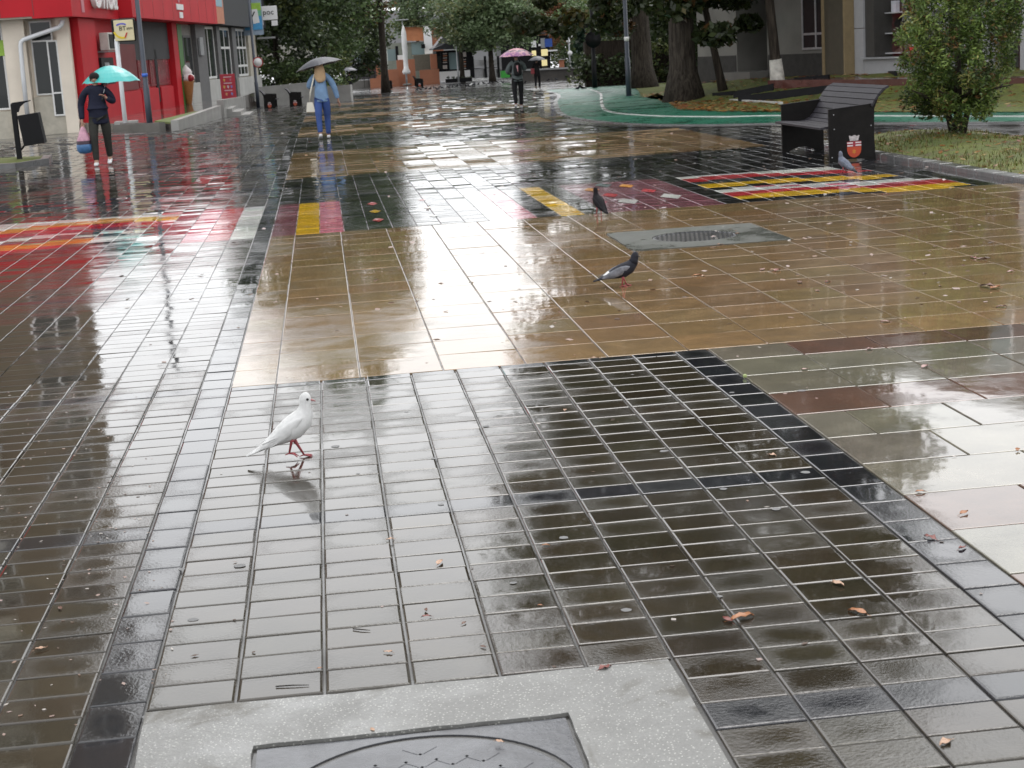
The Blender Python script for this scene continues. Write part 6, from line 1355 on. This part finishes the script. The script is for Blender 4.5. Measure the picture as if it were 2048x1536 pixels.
where = [
 (1975, 575, .16, 'brown', 'largest curled leaf pair at the right edge of the tan tiles'), (1990, 578, .13, 'orange', 'orange'), (2003, 615, .09, 'brown', ''), (1962, 520, .11, 'brown', ''), (1946, 517, .09, 'red', ''), (2020, 545, .08, 'pink', ''),
 (1555, 542, .10, 'red', ''), (1525, 541, .09, 'pink', ''), (1545, 541, .07, 'pale', ''), (1395, 552, .08, 'orange', ''), (1405, 553, .06, 'pale', ''), (1600, 567, .09, 'brown', ''), (1655, 565, .07, 'red', ''), (1635, 583, .06, 'pink', ''), (1880, 573, .06, 'brown', ''), (1830, 524, .06, 'brown', ''), (1850, 548, .05, 'brown', ''), (1870, 495, .06, 'brown', ''),
 (1770, 645, .07, 'pink', ''), (1440, 490, .06, 'orange', ''), (1475, 468, .06, 'orange', ''), (1700, 452, .06, 'pink', ''), (1770, 390, .09, 'red', ''), (1740, 700, .07, 'pink', ''), (1850, 735, .08, 'pink', ''), (1610, 740, .05, 'pink', ''), (1840, 985, .05, 'orange', ''), (1928, 1028, .06, 'orange', ''), (1860, 1077, .07, 'red', ''), (1925, 1098, .05, 'red', ''), (1715, 1227, .08, 'orange', ''), (1677, 1171, .07, 'pale', ''), (1485, 1238, .10, 'orange', ''), (1455, 1243, .06, 'red', ''), (1890, 1488, .06, 'pale', ''), (2035, 902, .05, 'orange', ''),
 (880, 1127, .06, 'pale', ''), (852, 1222, .035, 'brown', ''), (852, 1235, .04, 'red', ''), (928, 1248, .03, 'brown', ''), (780, 1080, .04, 'pale', ''), (776, 1306, .035, 'pale', ''), (1092, 1092, .035, 'orange', ''), (967, 1296, .03, 'brown', ''), (1130, 822, .05, 'pale', ''), (1190, 718, .06, 'pale', ''), (1545, 912, .06, 'pale', ''), (83, 1300, .05, 'pale', ''), (120, 1218, .04, 'brown', ''), (640, 1338, .022, 'orange', ''), (1080, 1212, .022, 'orange', ''), (745, 1462, .03, 'pale', ''), (1210, 1338, .06, 'red', ''), (1000, 1486, .035, 'pale', '')]
def near_words(x, y):
    p = G(x, y)
    if p.y < 4.15 and -.6 < p.x < .82: return 'on the pale concrete by the manhole'
    if p.y < 8.46: return ('on the light slabs at the right' if p.x > 1.95 else ('on the grey pavers left of the white dove' if p.x < -.3 else ('on the grey pavers right of the white dove' if p.x < .9 else 'on the dark pavers near the puddle')))
    if p.y < 15.9: return 'near the drain slab' if (p.x < 4.0 and p.y > 12) else ('on the tan tiles by the right edge' if p.x > 4.6 else 'on the tan tiles before the drain')
    return 'on the painted stripes by the bench'
pairs = {}
for x, y, s, c, _ in where: pairs.setdefault((c, near_words(x, y)), []).append((x, y))
ordw = ['left', 'second from left', 'third from left', 'fourth from left', 'fifth from left', 'sixth from left', 'seventh from left']
for i, (x, y, s, c, _) in enumerate(where):
    o = link('fallen_leaf', LM[i % 6], None, G(x, y) + Vector((0, 0, .002))); s *= .78; o.scale = (s, s, s); o.rotation_euler = (0, 0, random.uniform(0, 6.28))
    o.material_slots[0].link = 'OBJECT'
    w_ = near_words(x, y); g = sorted(pairs[(c, w_)]); k = g.index((x, y)); lab = LD[c] + ' ' + w_
    if len(g) > 1: lab = ('leftmost ' if k == 0 else 'rightmost ' if k == len(g) - 1 else ordw[k] + ' ') + lab
    tag(o, lab, 'leaf', 'fallen leaves on the paving'); o.material_slots[0].material = LMAT[c]
# petals, seeds and droppings scattered over the paving (nobody could count them)
mb = MB()
PC = [(.42, .33, .30), (.50, .46, .42), (.30, .20, .15), (.36, .26, .22), (.10, .06, .04)]
def speck(X, Y, s, c, z=.002, lift=.2):
    a = random.uniform(0, 6.28); u = Vector((math.cos(a), math.sin(a), random.uniform(0, lift))) * s; v = Vector((-math.sin(a), math.cos(a), random.uniform(-lift, lift))) * s * random.uniform(.4, .8); o = Vector((X, Y, zg(Y) + z + .3 * s * lift)); mb.face([mb.pt(o - u), mb.pt(o + v), mb.pt(o + u), mb.pt(o - v)], c)
for k in range(900):
    Y = 4 + 22 * random.random() ** 1.2; X = random.uniform(-.1 * Y - .4, .42 * Y)
    dens = .35 + .65 * min(1, max(0, (X - .12 * Y) / (.2 * Y)))
    if Y < 8.4: dens *= .3
    if random.random() > dens: continue
    speck(X, Y, random.uniform(.006, .014) if Y < 9 else random.uniform(.012, .034), random.choice(PC))
for k in range(240):
    Y = random.uniform(4, 9); X = random.uniform(-.27 * Y, -.12 * Y); speck(X, Y, random.uniform(.004, .010), random.choice(PC[:4]))
for k in range(140): Y = random.uniform(26, 46); speck(random.uniform(-4, 7), Y, random.uniform(.02, .05), random.choice(PC + LC))
tag(mb.build('petals_and_seeds', M_LEAF, flip=False), 'tiny pale petals and seeds scattered over the wet paving', 'debris', kind='stuff')
mb = MB()
for k in range(24):
    Y = 3.9 + 4.5 * random.random(); X = random.uniform(-.17 * Y, .36 * Y); r = random.uniform(.008, .022); n = 9; mb.poly([(X + r * math.cos(2 * PI * i / n) * random.uniform(.8, 1.2), Y + r * math.sin(2 * PI * i / n) * random.uniform(.8, 1.2), .0016) for i in range(n)])
tag(mb.build('bird_droppings', plain('dropping_pale', (.13, .13, .13), .5), flip=False), 'pale round bird droppings on the grey pavers', 'droppings', kind='stuff')
fr = G(1490, 756); mb = MB(); mb.ball(fr + Vector((0, 0, .010)), .011, 10); tag(mb.build('green_fruit', plain('fruit_green', (.30, .36, .14), .4), None, origin=fr), 'small round pale green fruit at the corner of the light slabs', 'fruit')
for x, y, dx, dy, lb_ in ((500 + 265 * .195, 1200 + 900 * .195, .09, -.01, 'thin curved twig beside the pale concrete patch'), (706, 1260, .05, -.02, 'short straight twig on the grey pavers above the manhole')):
    p = G(x, y); mb = MB(); mb.tube([p + Vector((0, 0, .004)), p + Vector((dx * .5, dy + .004, .005)), p + Vector((dx, dy * 1.4, .004))], [.002, .0018, .001], 5); tag(mb.build('twig', M_BARK, None, origin=p), lb_, 'twig')
